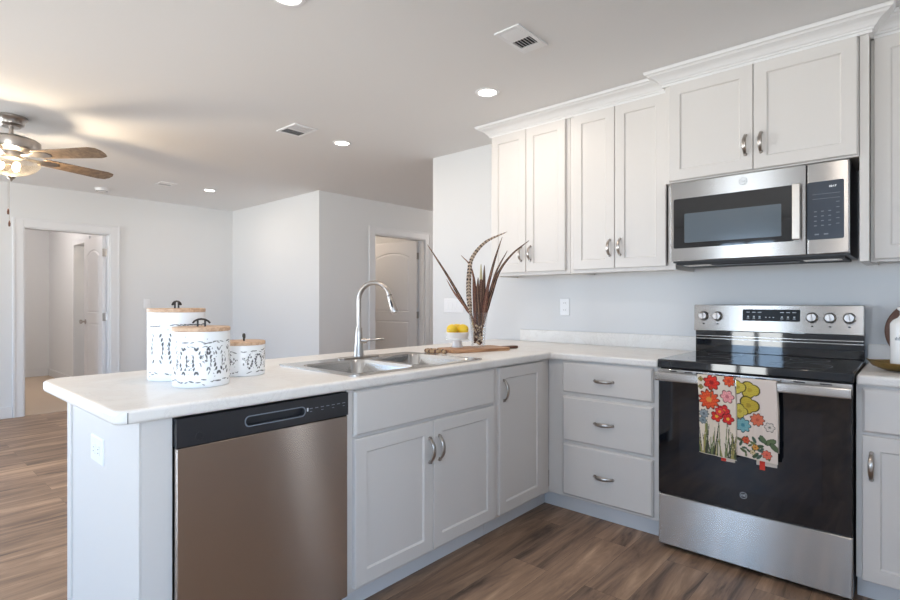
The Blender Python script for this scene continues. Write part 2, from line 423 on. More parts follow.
# kitchen wall with the return into the hall
wall('wall_kitchen', (XK, XR + .12, 0, .12, 0, CEIL), (XK, XK + .12, .12, 4.08, 0, CEIL))
wall('wall_pantry', (XL - .12, XH, YP, YP + .12, 0, CEIL))
HD0, HD1, HDZ = .878, 1.756, 2.02
wall('wall_hall', (XH - .12, XH, YP + .12, HD0, 0, CEIL), (XH - .12, XH, HD1, 4.08, 0, CEIL), (XH - .12, XH, HD0, HD1, HDZ, CEIL))
wall('wall_hall_end', (XH - .12, XK, 4.08, 4.2, 0, CEIL))
LD0, LD1, LDZ = -2.129, -1.334, 1.972
wall('wall_left', (XL - .12, XL, YB, -6.1, 0, CEIL), (XL - .12, XL, -6.1, -3.4, 0, .3), (XL - .12, XL, -6.1, -3.4, 2.15, CEIL), (XL - .12, XL, -3.4, LD0, 0, CEIL), (XL - .12, XL, LD1, YP, 0, CEIL), (XL - .12, XL, LD0, LD1, LDZ, CEIL))
def wall_with_holes(name, axis, a0, a1, d0, d1, holes):
    bx = []; cur = a0
    for h0, h1, z0, z1 in sorted(holes):
        bx.append((cur, h0, 0, CEIL)); 
        if z0 > .03: bx.append((h0, h1, 0, z0))
        bx.append((h0, h1, z1, CEIL)); cur = h1
    bx.append((cur, a1, 0, CEIL))
    wall(name, *[(p[0], p[1], d0, d1, p[2], p[3]) if axis == 'x' else (d0, d1, p[0], p[1], p[2], p[3]) for p in bx])
wall_with_holes('wall_back', 'x', XL - .12, XR, YB - .12, YB, WIN_B)
wall_with_holes('wall_right', 'y', YB - .12, 0, XR, XR + .12, WIN_R)
wi = 0
for x0, x1, z0, z1 in WIN_B:
    wi += 1; w = .05; y0, y1 = YB - .08, YB - .03
    f = S(B('window_%d' % wi, M['trimw'], None, (x0, x0 + w, y0, y1, z0, z1), (x1 - w, x1, y0, y1, z0, z1), (x0 + w, x1 - w, y0, y1, z0, z0 + w), (x0 + w, x1 - w, y0, y1, z1 - w, z1),
        ((x0 + x1) / 2 - .03, (x0 + x1) / 2 + .03, y0, y1, z0 + w, z1 - w)))
    B('glass_pane', M['glass'], f, (x0 + w, x1 - w, YB - .057, YB - .053, z0 + w, z1 - w))
for y0, y1, z0, z1 in WIN_R:  # includes the added slit whose reflection streaks the dishwasher
    wi += 1; w = .05
    f = S(B('window_%d' % wi, M['trimw'], None, (XR + .03, XR + .08, y0, y0 + w, z0, z1), (XR + .03, XR + .08, y1 - w, y1, z0, z1), (XR + .03, XR + .08, y0 + w, y1 - w, z0, z0 + w), (XR + .03, XR + .08, y0 + w, y1 - w, z1 - w, z1)))
    B('glass_pane', M['glass'], f, (XR + .053, XR + .057, y0 + w, y1 - w, z0 + w, z1 - w))
for y0, y1, z0, z1 in WIN_L_FILL:  # unseen window, put in to brighten ceiling and living side
    wi += 1; w = .05
    f = S(B('window_%d' % wi, M['trimw'], None, (XL - .08, XL - .03, y0, y0 + w, z0, z1), (XL - .08, XL - .03, y1 - w, y1, z0, z1), (XL - .08, XL - .03, y0 + w, y1 - w, z0, z0 + w), (XL - .08, XL - .03, y0 + w, y1 - w, z1 - w, z1), (XL - .08, XL - .03, -4.78, -4.72, z0 + w, z1 - w)))
    B('glass_pane', M['glass'], f, (XL - .057, XL - .053, y0 + w, y1 - w, z0 + w, z1 - w))
# bedroom beyond the left door
wall('wall_bedroom_side', (-9.0, -7.30, -1.24, -1.12, 0, CEIL), (-6.60, XL - .12, -1.24, -1.12, 0, CEIL), (-7.30, -6.60, -1.24, -1.12, 1.98, CEIL))
wall('wall_bedroom_end', (-8.92, -8.80, -3.2, -1.24, 0, CEIL))
wall('wall_bedroom_near', (-8.80, XL - .12, -3.3, -3.18, 0, CEIL))
wall('wall_closet', (-7.5, -7.38, -1.12, .4, 0, CEIL), (-6.5, -6.38, -1.12, .4, 0, CEIL), (-7.38, -6.5, .28, .4, 0, CEIL))
# room beyond the hall door; cross wall set close to darken the door gap
wall('wall_bath', (-5.4, -5.28, YP + .12, 4.0, 0, CEIL), (-5.28, XH - .12, 1.80, 1.92, 0, CEIL))  # unseen cross wall placed to keep the wedge behind the door dark
# bases, casings
def casing_x(name, X, out, y0, y1, z1, w=.085, t=.018, jd=.12):
    """door casing on a wall facing +X, with jambs in the opening"""
    m = MB(); a, b = (X, X + out * t) if out > 0 else (X - t, X)
    m.box(a, b, y0 - w, y0 + .006, 0, z1 + w); m.box(a, b, y1 - .006, y1 + w, 0, z1 + w); m.box(a, b, y0 + .006, y1 - .006, z1 - .006, z1 + w)
    m.box(b, b + .006, y0 - w, y0 - w + .02, 0, z1 + w); m.box(b, b + .006, y1 + w - .02, y1 + w, 0, z1 + w); m.box(b, b + .006, y0 - w + .02, y1 + w - .02, z1 + w - .02, z1 + w)
    m.box(X - jd, X, y0, y0 + .018, 0, z1); m.box(X - jd, X, y1 - .018, y1, 0, z1); m.box(X - jd, X, y0 + .018, y1 - .018, z1 - .018, z1)
    return S(m.build(name, M['trimw'], None, bevel=.003))
casing_x('trim_1', XL, 1, LD0, LD1, LDZ)
casing_x('trim_2', XH, 1, HD0, HD1, HDZ)
def base(name, *bx):
    m = MB()
    for x0, x1, y0, y1 in bx: m.box(x0, x1, y0, y1, 0, .12)
    return S(m.build(name, M['trimw'], None, bevel=.004))
base('baseboard_left', (XL, XL + .014, YB + .02, LD0 - .086), (XL, XL + .014, LD1 + .086, YP - .002))
base('baseboard_pantry', (XL + .016, XH, YP - .014, YP))
base('baseboard_hall', (XH, XH + .014, YP, HD0 - .086), (XH, XH + .014, HD1 + .086, 4.07))
base('baseboard_kitchen', (XK + .0, -.92, -.014, 0))
base('baseboard_bedroom', (-8.80, -8.785, -3.17, -1.256), (-8.78, -7.38, -1.255, -1.24))
base('baseboard_back', (XL + .016, -4.62, YB, YB + .014), (-4.58, -1.52, YB, YB + .014), (.42, XR - .01, YB, YB + .014))
m = MB(); m.box(-7.37, -7.30, -1.256, -1.24, 0.008, 2.05); m.box(-6.60, -6.53, -1.256, -1.24, 0.008, 2.05); m.box(-7.30, -6.60, -1.256, -1.24, 1.98, 2.05)
S(m.build('trim_3', M['trimw'], None, bevel=.003))

# interior doors (two moulded panels, the upper one with a cambered head)
def panel_door(name, w, h, knob_side=1):
    """local: x from 0 (hinge) to w, thickness +-.0175 in y, z 0..h"""
    m = MB(); m.box(0, w, -.0175, .0175, 0, h)
    o = m.build(name, M['wooddoor'], None)
    cs = []
    for sy in (-1, 1):
        for (z0, z1, arch) in ((.24, .92, 0), (1.04, h - .14, 1)):
            x0, x1 = .12, w - .12
            def outline(e):
                a, b, c, d = x0 + e, x1 - e, z0 + e, z1 - e
                pts = [(a, c), (b, c)]
                if arch:
                    for i in range(9):
                        s = i / 8; x = b + (a - b) * s; pts.append((x, d - .06 + .06 * math.sin(PI * s) ** .8))
                else: pts += [(b, d), (a, d)]
                return pts
            mm = MB(); A = outline(0); Bb = outline(.03)
            T = lambda p, y: mm.b.verts.new((p[0], y, p[1]))
            r0 = [T(p, sy * .025) for p in A]; r1 = [T(p, sy * .0172) for p in A]; r2 = [T(p, sy * .0105) for p in outline(.012)]
            r3 = [T(p, sy * .0165) for p in Bb]; r4 = [T(p, sy * .025) for p in Bb]
            n = len(A)
            for a, b in ((r0, r1), (r1, r2), (r2, r3), (r3, r4), (r4, r0)):
                for i in range(n): mm.b.faces.new((a[i], a[(i + 1) % n], b[(i + 1) % n], b[i]))
            c = mm.build('c', M['wooddoor'], None); cs.append(c)
    cut(o, cs)
    for p in o.data.polygons: p.use_smooth = False
    for zz in (.2, 1.0, h - .2):
        k = MB(); k.tube([(-.006, -.02, zz - .045), (-.006, -.02, zz + .045)], .007, n=10); k.box(-.004, .0, -.018, .018, zz - .045, zz + .045)
        k.build('hinge', M['nickel'], o)
    k = MB()
    for sy in (-1, 1):
        R = Matrix.Translation((w - .065, sy * .0175, .93)) @ Matrix.Rotation(-sy * PI / 2, 4, 'X')
        k.lathe([(0, 0), (.03, 0), (.03, .006), (.012, .01), (.010, .03), (.022, .038), (.027, .05), (.022, .062), (0, .066)], n=20, M4=R)
    k.build('door_handle', M['nickel'], o, smooth=True)
    return o
dl = S(panel_door('door_1', .745, 1.945)); dl.location = (XL - .105, LD1 - .040, .012); dl.rotation_euler = (0, 0, PI)
dh = S(panel_door('door_2', .83, 1.99)); dh.location = (XH - .105, HD1 - .040, .01); dh.rotation_euler = (0, 0, -PI / 2 - math.radians(80))
dc = S(panel_door('door_3', .62, 1.94)); dc.location = (-7.27, -1.10, .02); dc.rotation_euler = (0, 0, math.radians(62))

# crown moulding on the uppers: one profile swept along each face with mitres
def sweep_xy(name, path, prof, mat):
    m = MB(); P = [Vector((x, y)) for x, y in path]; n = len(P); rings = []
    for i in range(n):
        d0 = (P[i] - P[i - 1]).normalized() if i > 0 else (P[1] - P[0]).normalized()
        d1 = (P[i + 1] - P[i]).normalized() if i < n - 1 else d0
        n0 = Vector((d0.y, -d0.x)); n1 = Vector((d1.y, -d1.x)); k = (n0 + n1)
        k = k / (1 + n0.dot(n1))
        rings.append([m.b.verts.new((P[i].x + k.x * o, P[i].y + k.y * o, z)) for o, z in prof])
    q = len(prof)
    for a, b in zip(rings, rings[1:]):
        for j in range(q): m.b.faces.new((a[j], a[(j + 1) % q], b[(j + 1) % q], b[j]))
    m.b.faces.new(rings[0]); m.b.faces.new(rings[-1][::-1])
    return m.build(name, mat, None)
cz = 2.333
CR = [(.0, cz), (.012, cz), (.012, cz + .012), (.018, cz + .014), (.020, cz + .020), (.026, cz + .024), (.033, cz + .034), (.043, cz + .043), (.056, cz + .049),
      (.066, cz + .053), (.072, cz + .060), (.082, cz + .063), (.084, cz + .070), (.088, CEIL - .002), (.0, CEIL - .002)]
UX0, UXM, UYF, MYF = -.642, .578, -.305, -.385
S(sweep_xy('trim_4', [(UX0, -.001), (UX0, UYF), (UXM - .0, UYF)], CR, M['crown']))
S(sweep_xy('trim_5', [(UXM, UYF + .06), (UXM, MYF), (1.430, MYF), (1.430, UYF + .0)], CR, M['crown']))
S(sweep_xy('trim_6', [(1.43, UYF), (2.42, UYF), (2.42, -.001)], CR, M['crown']))

# ------------------------------------------------------------------ CABINETS
FY = face('y', -.61); FX = face('x', 0.0)
def base_unit(name, kind, a0, a1, label, kick=True, group=None):
    """hollow base box with face frame; kind 'y' (run on the back wall) or 'x' (peninsula)"""
    ctr = ((a0 + a1) / 2, -.305, 0) if kind == 'y' else (-.305, (a0 + a1) / 2, 0)
    root = E(name, (0, 0, 0), label=label, cat='cabinet', group=group)
    m = MB(); g = .0006; t = .016; zt = CB - .0005
    F = face(kind, -.61 if kind == 'y' else 0.0)
    D0 = -.607 if kind == 'y' else -.607
    for q in (a0 + g, a1 - g - t): fbox(m, F, q, q + t, .10, zt, D0, -.0195); fbox(m, F, q, q + t, .0, .10, D0, -.082)
    fbox(m, F, a0 + g + t, a1 - g - t, .10, .116, D0, -.0195); fbox(m, F, a0 + g + t, a1 - g - t, .116, zt, D0, D0 + .008)
    # the sides are notched at the toe by the kick board standing behind
    m.build('body', M['cab'], root)
    mk = MB(); fbox(mk, F, a0 - (.1255 if a0 == .045 else 0), a1 + (.0775 if a1 == -.62 else 0), .0, .0985, -.0805, -.0685); mk.build('toe_kick', M['trimw'], root)
    m = MB()
    return root, F, m
def finish_frame(root, F, m): return m.build('face_frame', M['cab'], root, bevel=.001)
def frame(m, F, a0, a1, rails, stile=.045, zb=.10, zt=None):
    zt = zt or CB - .0005; g = .0006
    fbox(m, F, a0 + g, a0 + stile, zb, zt, -.019, 0); fbox(m, F, a1 - stile, a1 - g, zb, zt, -.019, 0)
    for z0, z1 in rails: fbox(m, F, a0 + stile, a1 - stile, z0, z1, -.019, 0)

# --- sink base (peninsula)
r, F, m = base_unit('sink_cabinet', 'x', -2.044, -1.131, 'white sink base cabinet with wide false front over two doors')
frame(m, F, -2.044, -1.131, ((.10, .135), (.66, .70), (.835, CB - .0005)), stile=.04); ff = finish_frame(r, F, m)
slab(F, -2.016, -1.149, .687, .8575, r, name='false_front')
d1 = shaker(F, -2.016, -1.5925, .117, .6764, r); pull(F, -1.616, .553, d1)
d2 = shaker(F, -1.5895, -1.149, .117, .6764, r); pull(F, -1.556, .553, d2)
# --- narrow door unit into the corner
r, F, m = base_unit('narrow_cabinet', 'x', -1.129, -.62, 'narrow white base cabinet with one tall door in the inside corner')
frame(m, F, -1.129, -.61, ((.10, .135), (.835, CB - .0005)), stile=.04); fbox(m, F, -.685, -.63, .10, CB - .0005, -.019, -.0002); finish_frame(r, F, m)
d = shaker(F, -1.109, -.701, .117, .8575, r); pull(F, -1.075, .742, d)
# --- drawer base on the back wall
r, F, m = base_unit('drawer_cabinet', 'y', .045, .632, 'white three-drawer base cabinet between the corner and the range')
frame(m, F, .0008, .6326, ((.10, .135), (.402, .420), (.665, .689), (.835, CB - .0005)), stile=.04); fbox(m, F, .03, .09, .10, CB - .0005, -.019, -.0002); finish_frame(r, F, m)
for z0, z1 in ((.6877, .8575), (.4185, .6658), (.117, .4029)):
    s = slab(F, .097, .6034, z0, z1, r); pull(F, .345, (z0 + z1) / 2 - (.004 if z1 > .8 else .002), s, vertical=False)
# --- right base
r, F, m = base_unit('right_cabinet', 'y', 1.402, 2.02, 'white base cabinet with one drawer and door right of the range')
frame(m, F, 1.402, 2.02, ((.10, .135), (.665, .689), (.835, CB - .0005)), stile=.035); finish_frame(r, F, m)
s = slab(F, 1.422, 2.0, .6805, .8545, r); pull(F, 1.71, .767, s, vertical=False)
d = shaker(F, 1.422, 2.0, .100, .669, r); pull(F, 1.451, .551, d)
# --- filler cabinet left of the dishwasher and the end panel
r = E('end_panel', (0, 0, 0), label='white framed end panel closing the peninsula below the counter overhang', cat='cabinet panel')
B('panel', M['cab'], r, (-.740, -.002, -2.734, -2.72, 0, CB - .0005))
B('stile', M['cab'], r, (-.745, -.700, -2.740, -2.734, 0, CB - .0005), bevel=.001)
B('stile', M['cab'], r, (-.045, .0, -2.740, -2.734, 0, CB - .0005), bevel=.001)
B('filler', M['cab'], r, (-.019, 0, -2.7335, -2.6525, .0, CB - .0005), bevel=.001)
B('back_panel', M['cab'], r, (-.740, -.6125, -2.72, -.02, 0, CB - .0005))
# --- countertops
def arc(cx, cy, r, a0, a1, n=8): return [(cx + r * math.cos(math.radians(a0 + (a1 - a0) * i / n)), cy + r * math.sin(math.radians(a0 + (a1 - a0) * i / n))) for i in range(n + 1)]
XF = .0316; YF = -.6416; XBK = -.845; YE = -2.806
out = [(XBK, -.0015), (XBK, -.6)] + arc(XBK + .08, YE + .08, .08, 180, 270) + arc(XF - .035, YE + .035, .035, 270, 360, 10) + [(XF, YF - .012)] + [(XF + .004, YF - .004), (XF + .012, YF)] + [(.6335, YF), (.6335, -.0015)]
root = E('countertop', (0, 0, 0), label='white L-shaped laminate countertop over the peninsula and drawer cabinet', cat='countertop')
m = MB(); m.prism(out, CB, TOP); ct = m.build('worktop', M['counter'], root)
SX0, SX1, SY0, SY1 = -.575, -.016, -1.998, -1.185
c = MB().prism(rrect(SX0 + .02, SX1 - .02, SY0 + .02, SY1 - .02, .04), CB - .05, TOP + .05).build('c', M['counter'], None)
bv = ct.modifiers.new('bv', 'BEVEL'); bv.width = .011; bv.segments = 4; bv.limit_method = 'ANGLE'; bv.angle_limit = math.radians(60)
cut(ct, [c])
box_uv(ct.data)
B('backsplash', M['counter'], root, (-.60, .6335, -.0185, -.0015, TOP, .989), bevel=.003)
m = MB(); m.box(XF - .0002, XF + .0004, YE + .030, YE + .0318, CB + .004, TOP - .006); m.build('edge_seam', M['blackmat'], root)
root = E('countertop', (0, 0, 0), label='short white laminate countertop right of the range under the tray', cat='countertop')
m = MB(); m.box(1.4045, 2.03, YF, -.0015, CB, TOP); m.build('worktop', M['counter'], root, bevel=.010, seg=4)
B('backsplash', M['counter'], root, (1.4045, 2.03, -.0185, -.0015, TOP, .989), bevel=.003)

# --- upper cabinets
def upper(name, x0, x1, yf, z0, z1, label, doors, handles, group=None, stile=.04, rail=.055, dz=.0):
    root = E(name, (0, 0, 0), label=label, cat='cabinet', group=group)
    g = .0006; t = .016; m = MB()
    m.box(x0 + g, x0 + t, yf + .019, -.002, z0, z1); m.box(x1 - t, x1 - g, yf + .019, -.002, z0, z1)
    m.box(x0 + t, x1 - t, yf + .019, -.002, z0 + .012, z0 + .028); m.box(x0 + t, x1 - t, yf + .019, -.002, z1 - .016, z1)
    m.box(x0 + t, x1 - t, -.012, -.002, z0 + .028, z1 - .016)
    m.build('body', M['cab'], root)
    F = face('y', yf); m = MB()
    fbox(m, F, x0 + g, x0 + stile, z0, z1, -.019, 0); fbox(m, F, x1 - stile, x1 - g, z0, z1, -.019, 0)
    fbox(m, F, x0 + stile, x1 - stile, z0, z0 + .04, -.019, 0); fbox(m, F, x0 + stile, x1 - stile, z1 - .04, z1, -.019, 0)
    m.build('face_frame', M['cab'], root, bevel=.001)
    for (a, b, c, d), h in zip(doors, handles):
        q = shaker(F, a, b, c, d, root, rail=rail)
        if h: pull(F, h[0], h[1], q, ln=.098)
    return root
ZU0, ZU1 = 1.366, CEIL - .004
upper('upper_cabinet', UX0, -.0285, UYF, ZU0, ZU1, 'leftmost white upper cabinet with two narrow doors, near the feathers',
      [(-.632, -.3485, 1.387, 2.3315), (-.3455, -.0565, 1.387, 2.3315)], [(-.383, 1.508), (-.312, 1.508)])
upper('upper_cabinet', -.0275, .6065, UYF, ZU0, ZU1, 'white two-door upper cabinet between the corner cabinet and the microwave',
      [(-.001, .2655, 1.387, 2.3315), (.2685, .560, 1.387, 2.3315)], [(.236, 1.508), (.300, 1.508)])
r = upper('upper_cabinet', .6075, 1.397, MYF, 1.818, ZU1, 'short wide white upper cabinet above the microwave',
      [(.603, .9955, 1.826, 2.3315), (.9985, 1.392, 1.826, 2.3315)], [(.964, 1.948), (1.030, 1.948)], stile=.03)
B('side_filler', M['cab'], r, (UXM, .607, MYF, UYF - .0005, 1.818, ZU1), bevel=.001)
r2 = E('filler_panel', label='tall narrow white filler panel along the right side of the microwave', cat='cabinet panel')
B('panel', M['cab'], r2, (1.3985, 1.430, MYF, -.002, 1.366, ZU1), bevel=.001)
upper('upper_cabinet', 1.4315, 2.42, UYF, ZU0, ZU1, 'rightmost white upper cabinet above the tray, cut off by the frame',
      [(1.444, 1.924, 1.377, 2.3315), (1.927, 2.405, 1.377, 2.3315)], [None, (1.96, 1.50)])

# ------------------------------------------------------------------ DISHWASHER
r = E('dishwasher', (0, 0, 0), label='stainless dishwasher with black control strip in the peninsula', cat='dishwasher')
FD = face('x', 0.0); dy0, dy1 = -2.6515, -2.047
B('body', M['blackmat'], r, (-.58, -.022, dy0, dy1, .02, .862))
B('door_panel', M['steeldark'], r, (-.02, .0185, dy0 + .002, dy1 - .003, .105, .7745), bevel=.004)
m = MB(); m.box(-.02, .0215, dy0 + .002, dy1 - .003, .7765, .8585); cp = m.build('control_panel', M['black'], r)
c = MB().prism(rrect(-2.446, -2.232, .802, .833, .014), -.0, .05, M4=FD).build('c', M['black'], None); cut(cp, [c]); 
for p in cp.data.polygons: p.use_smooth = False
m = MB(); m.prism(rrect(-2.448, -2.230, .800, .835, .015), .0216, .0222, M4=FD); hl = m.build('handle_pocket', M['dimmark'], r)
c = MB().prism(rrect(-2.4445, -2.2335, .8035, .8315, .013), -.0, .05, M4=FD).build('c', M['black'], None); cut(hl, [c])
for i in range(7):
    yy = -2.215 + i * .023; mm = MB()
    fbox(mm, FD, yy, yy + .013, .822, .8245, .0214, .0219)
    if i % 2 == 0: fbox(mm, FD, yy + .002, yy + .011, .812, .814, .0214, .0219)
    mm.build('button_mark', M['dimmark'], cp)
mm = MB(); fbox(mm, FD, -2.225, -2.219, .815, .827, .0214, .0219); mm.build('indicator', M['mark'], cp)
badge(FD, -2.585, .800, .0215, .012, cp, M['blackmat'], M['black'])
B('kick_plate', M['blackmat'], r, (-.075, -.06, dy0 + .004, dy1 - .003, .0, .10))

# ------------------------------------------------------------------ RANGE
r = E('range', (0, 0, 0), label='stainless electric range with black glass cooktop and oven door', cat='stove')
gx0, gx1, gf = .6405, 1.3975, -.658
FR = face('y', gf)
B('body', M['blackmat'], r, (gx0 + .002, gx1 - .002, gf + .035, -.03, .02, .872))
m = MB(); rings_panel(m, face('y', gf + .035), [(gx0 + .002, gx1 - .002, .022, .262, 0), (gx0 + .002, gx1 - .002, .022, .262, .030), (gx0 + .006, gx1 - .006, .026, .258, .035)])
dr = m.build('storage_drawer', M['steel'], r)
# cooktop
B('cooktop', M['dkglass'], r, (gx0 - .003, gx1 + .003, gf - .002, -.075, .873, .9135), bevel=.005, seg=3)
ck = bpy.data.objects[-1] if False else None
# oven door
m = MB(); m.box(gx0 + .002, gx1 - .002, gf, gf + .034, .267, .868); od = m.build('oven_door', M['dkglass'], r, bevel=.003)
m = MB(); fbox(m, FR, gx0 + .10, gx1 - .10, .36, .74, .0003, .0010); m.build('window', M['ovenwin'], od)
m = MB(); fbox(m, FR, gx0 + .002, gx1 - .002, .824, .8675, .0002, .0045); strip = m.build('top_trim', M['steel'], od, bevel=.001)
for i, (a, b) in enumerate(((.70, .73), (.765, .80), (.815, .85), (.90, .94), (.955, 1.0), (1.06, 1.10), (1.20, 1.24), (1.29, 1.33))):
    m = MB(); fbox(m, FR, a, b, .857, .862, .0045, .0050); m.build('vent_slot', M['black'], od)
m = MB(); pts = rrect(-.0085, .0085, -.0205, .0205, .007, 4)
hv = [m.b.verts.new((gx0 + .004, gf - .046 + p[0], .836 + p[1])) for p in pts]; hw = [m.b.verts.new((gx1 - .004, gf - .046 + p[0], .836 + p[1])) for p in pts]
m.b.faces.new(hv); m.b.faces.new(hw[::-1])
for i in range(len(pts)): j = (i + 1) % len(pts); m.b.faces.new((hv[i], hv[j], hw[j], hw[i]))
for xx in (gx0 + .012, gx1 - .037): m.box(xx, xx + .025, gf - .040, gf - .003, .822, .850)
hd = m.build('handle', M['steel'], od, smooth=True)
badge(FR, 1.013, .340, 0.0, .0155, od, M['mark'], M['dkglass'])
# backguard: black riser and slanted stainless panel
B('riser', M['dkglass'], r, (gx0 + .0, gx1, -.079, -.012, .9135, 1.045), bevel=.002)
m = MB()
for z, y in ((.985, -.088), (1.0, -.086)): m.box(gx0 + .004, gx1 - .004, y, -.078, z, z + .004)
m.build('riser_ledge', M['steel'], r)
sl = .085  # lean
Fb = Matrix.Translation((0, -.093, 1.03)) @ Matrix.Rotation(-.06, 4, 'X') @ Matrix(((1, 0, 0, 0), (0, 0, -1, 0), (0, 1, 0, 0), (0, 0, 0, 1)))
m = MB(); fbox(m, Fb, gx0 - .006, gx1 + .0, 0.0, .145, -.062, 0); bgd = m.build('backguard', M['steel'], r, bevel=.004)
m = MB(); m.prism(rrect(.882, 1.142, .060, .121, .004), .0002, .0014, M4=Fb); dp = m.build('display', M['display'], bgd)
m = MB()
for i in range(3):
    for x0 in (.900, 1.055):
        fbox(m, Fb, x0 + i * .027, x0 + .016 + i * .027, .1045, .1075, .0014, .0018); fbox(m, Fb, x0 + .004 + i * .027, x0 + .012 + i * .027, .078, .086, .0014, .0018)
        fbox(m, Fb, x0 + .001 + i * .027, x0 + .014 + i * .027, .072, .074, .0014, .0018)
for i in range(3): fbox(m, Fb, .988 + i * .017, .994 + i * .017, .078, .082, .0014, .0018)
m.build('display_marks', M['mark'], dp)
for x in (.6865, .7585, 1.192, 1.265, 1.341):
    T = Fb @ Matrix.Translation((x, .082, 0))
    m = MB(); m.lathe([(0, 0), (.0265, 0), (.0265, .004), (.022, .008), (.0205, .026), (.0185, .029), (0, .029)], n=32, M4=T)
    k = m.build('knob', M['nickel'], bgd, smooth=True)
    m = MB(); m.box(-.0035, .0035, -.018, .018, .028, .036)
    for v in m.b.verts: v.co = T @ Matrix.Rotation(.15, 4, 'Z') @ v.co
    m.build('grip', M['nickel'], k, bevel=.002)
    m = MB(); fbox(m, Fb, x - .005, x + .005, .036, .042, .0, .0006); m.build('knob_mark', M['black'], bgd)
    m = MB()
    for a in range(200, -30, -28):
        if 60 < a < 120: continue
        ca, sa = math.cos(math.radians(a)), math.sin(math.radians(a))
        cx_, cy_ = x + .033 * ca, .082 + .033 * sa; fbox(m, Fb, cx_ - .002, cx_ + .002, cy_ - .0008, cy_ + .0008, 0, .0004)
    m.build('dial_marks', M['blackmat'], bgd)
m = MB(); fbox(m, Fb, 1.10, 1.16, .0005, .006, .0, .0008); m.build('rating_label', M['mark'], bgd)
# burner rings on the glass
m = MB()
for x, y, rr in ((.83, -.49, .10), (1.2, -.49, .115), (.83, -.23, .08), (1.2, -.23, .08)):
    m.lathe([(rr - .0015, 0), (rr - .0015, .0002), (rr, .0002), (rr, 0)], c=(x, y, .9136), n=48)
m.build('burner_rings', M['dimmark'], r)

# ------------------------------------------------------------------ MICROWAVE
r = E('microwave', (0, 0, 0), label='stainless over-the-range microwave with black window and keypad', cat='microwave')
mx0, mx1, mf, mz0, mz1 = .6093, 1.3663, -.396, 1.404, 1.8145
B('body', M['black'], r, (mx0 + .003, mx1 - .0, mf + .032, -.004, mz0 - .008, mz1), bevel=.002)
FM = face('y', mf)
m = MB(); fbox(m, FM, mx0, 1.208, mz0, mz1, -.031, 0); dm = m.build('door', M['steel'], r, bevel=.004, seg=3)
m = MB(); m.prism(rrect(.626, 1.162, 1.470, 1.728, .008), .0003, .0012, M4=FM); gw = m.build('window_frame', M['dkglass'], dm)
m = MB(); m.prism(rrect(.680, 1.112, 1.497, 1.648, .004), .0012, .0016, M4=FM); m.build('window', M['mwwin'], gw)
m = MB(); m.prism(rrect(1.158, 1.190, 1.474, 1.727, .004), .020, .034, M4=FM); fbox(m, FM, 1.163, 1.184, 1.480, 1.500, 0, .021); fbox(m, FM, 1.163, 1.184, 1.70, 1.72, 0, .021)
m.build('handle', M['mwbar'], dm, bevel=.006, seg=4)
badge(FM, .953, 1.776, .0003, .019, dm, M['dimmark'])
m = MB(); fbox(m, FM, 1.211, mx1, mz0, mz1, -.031, 0); pm = m.build('control_panel', M['steel'], r, bevel=.006, seg=3)
m = MB(); m.prism(rrect(1.2125, 1.346, 1.470, 1.728, .008), .0003, .0012, M4=FM); kp = m.build('keypad', M['mwpanel'], pm)
text_obj('clock_digits', '10:17', .0125, FM, 1.305, 1.702, .0013, M['digits'], kp)
m = MB()
for z in (1.671, 1.650): fbox(m, FM, 1.232, 1.332, z, z + .0015, .0012, .0015)
for i in range(3):
    for j in range(4): fbox(m, FM, 1.238 + i * .026, 1.248 + i * .026, 1.530 + j * .021, 1.5335 + j * .021, .0012, .0015)
for j in range(5): fbox(m, FM, 1.318, 1.330, 1.535 + j * .024, 1.5375 + j * .024, .0012, .0015)
for i in range(2): fbox(m, FM, 1.240 + i * .034, 1.256 + i * .034, 1.490, 1.4955, .0012, .0015)
m.build('keypad_marks', M['dimmark'], kp)
m = MB(); m.box(mx0 + .02, mx1 - .02, mf + .03, -.06, mz0 - .020, mz0 - .008); ub = m.build('underside', M['blackmat'], r)
for a, b in ((.66, .80), (1.19, 1.33)):
    m = MB()
    for k in range(7): m.box(a, b, mf + .06 + k * .012, mf + .067 + k * .012, mz0 - .023, mz0 - .020)
    m.build('grease_filter', M['nickel'], ub)
m = MB(); m.box(.80, 1.17, mf + .03, mf + .10, mz0 - .026, mz0 - .0202); m.build('lamp_cover', M['black'], ub, bevel=.003)

# ------------------------------------------------------------------ SINK AND FAUCET
r = E('sink', (0, 0, TOP), label='double-bowl stainless drop-in sink set in the peninsula counter', cat='sink')
r.location = (0, 0, 0)
m = MB(); m.prism(rrect(SX0, SX1, SY0, SY1, .035), TOP + .0003, TOP + .0045); rim = m.build('rim', M['sink'], r)
bx0, bx1 = SX0 + .105, SX1 - .035; ymid = (SY0 + SY1) / 2
BW = [(SY0 + .045, ymid - .018), (ymid + .018, SY1 - .045)]
cut(rim, [MB().prism(rrect(bx0, bx1, a, b, .055), TOP - .02, TOP + .03).build('c', M['sink'], None) for a, b in BW])
for a, b in BW:
    m = MB(); rg = []
    for (e, z) in ((0, TOP + .0045), (.002, TOP - .002), (.006, TOP - .012), (.018, TOP - .14), (.03, TOP - .162), (.06, TOP - .172)):
        rr = max(.055 - e * .3, .02); rg.append([m.b.verts.new((x, y, z)) for x, y in rrect(bx0 + e, bx1 - e, a + e, b - e, rr, 6)])
    for p, q in zip(rg, rg[1:]):
        for i in range(len(p)): m.b.faces.new((p[i], p[(i + 1) % len(p)], q[(i + 1) % len(p)], q[i]))
    m.b.faces.new(rg[-1]); bo = m.build('bowl', M['sink'], r, smooth=True)
    m = MB(); m.lathe([(0, .0), (.02, .0), (.035, .003), (.044, .003), (.045, 0)], c=((bx0 + bx1) / 2, (a + b) / 2, TOP - .1715), n=28); m.build('drain', M['nickel'], bo, smooth=True)
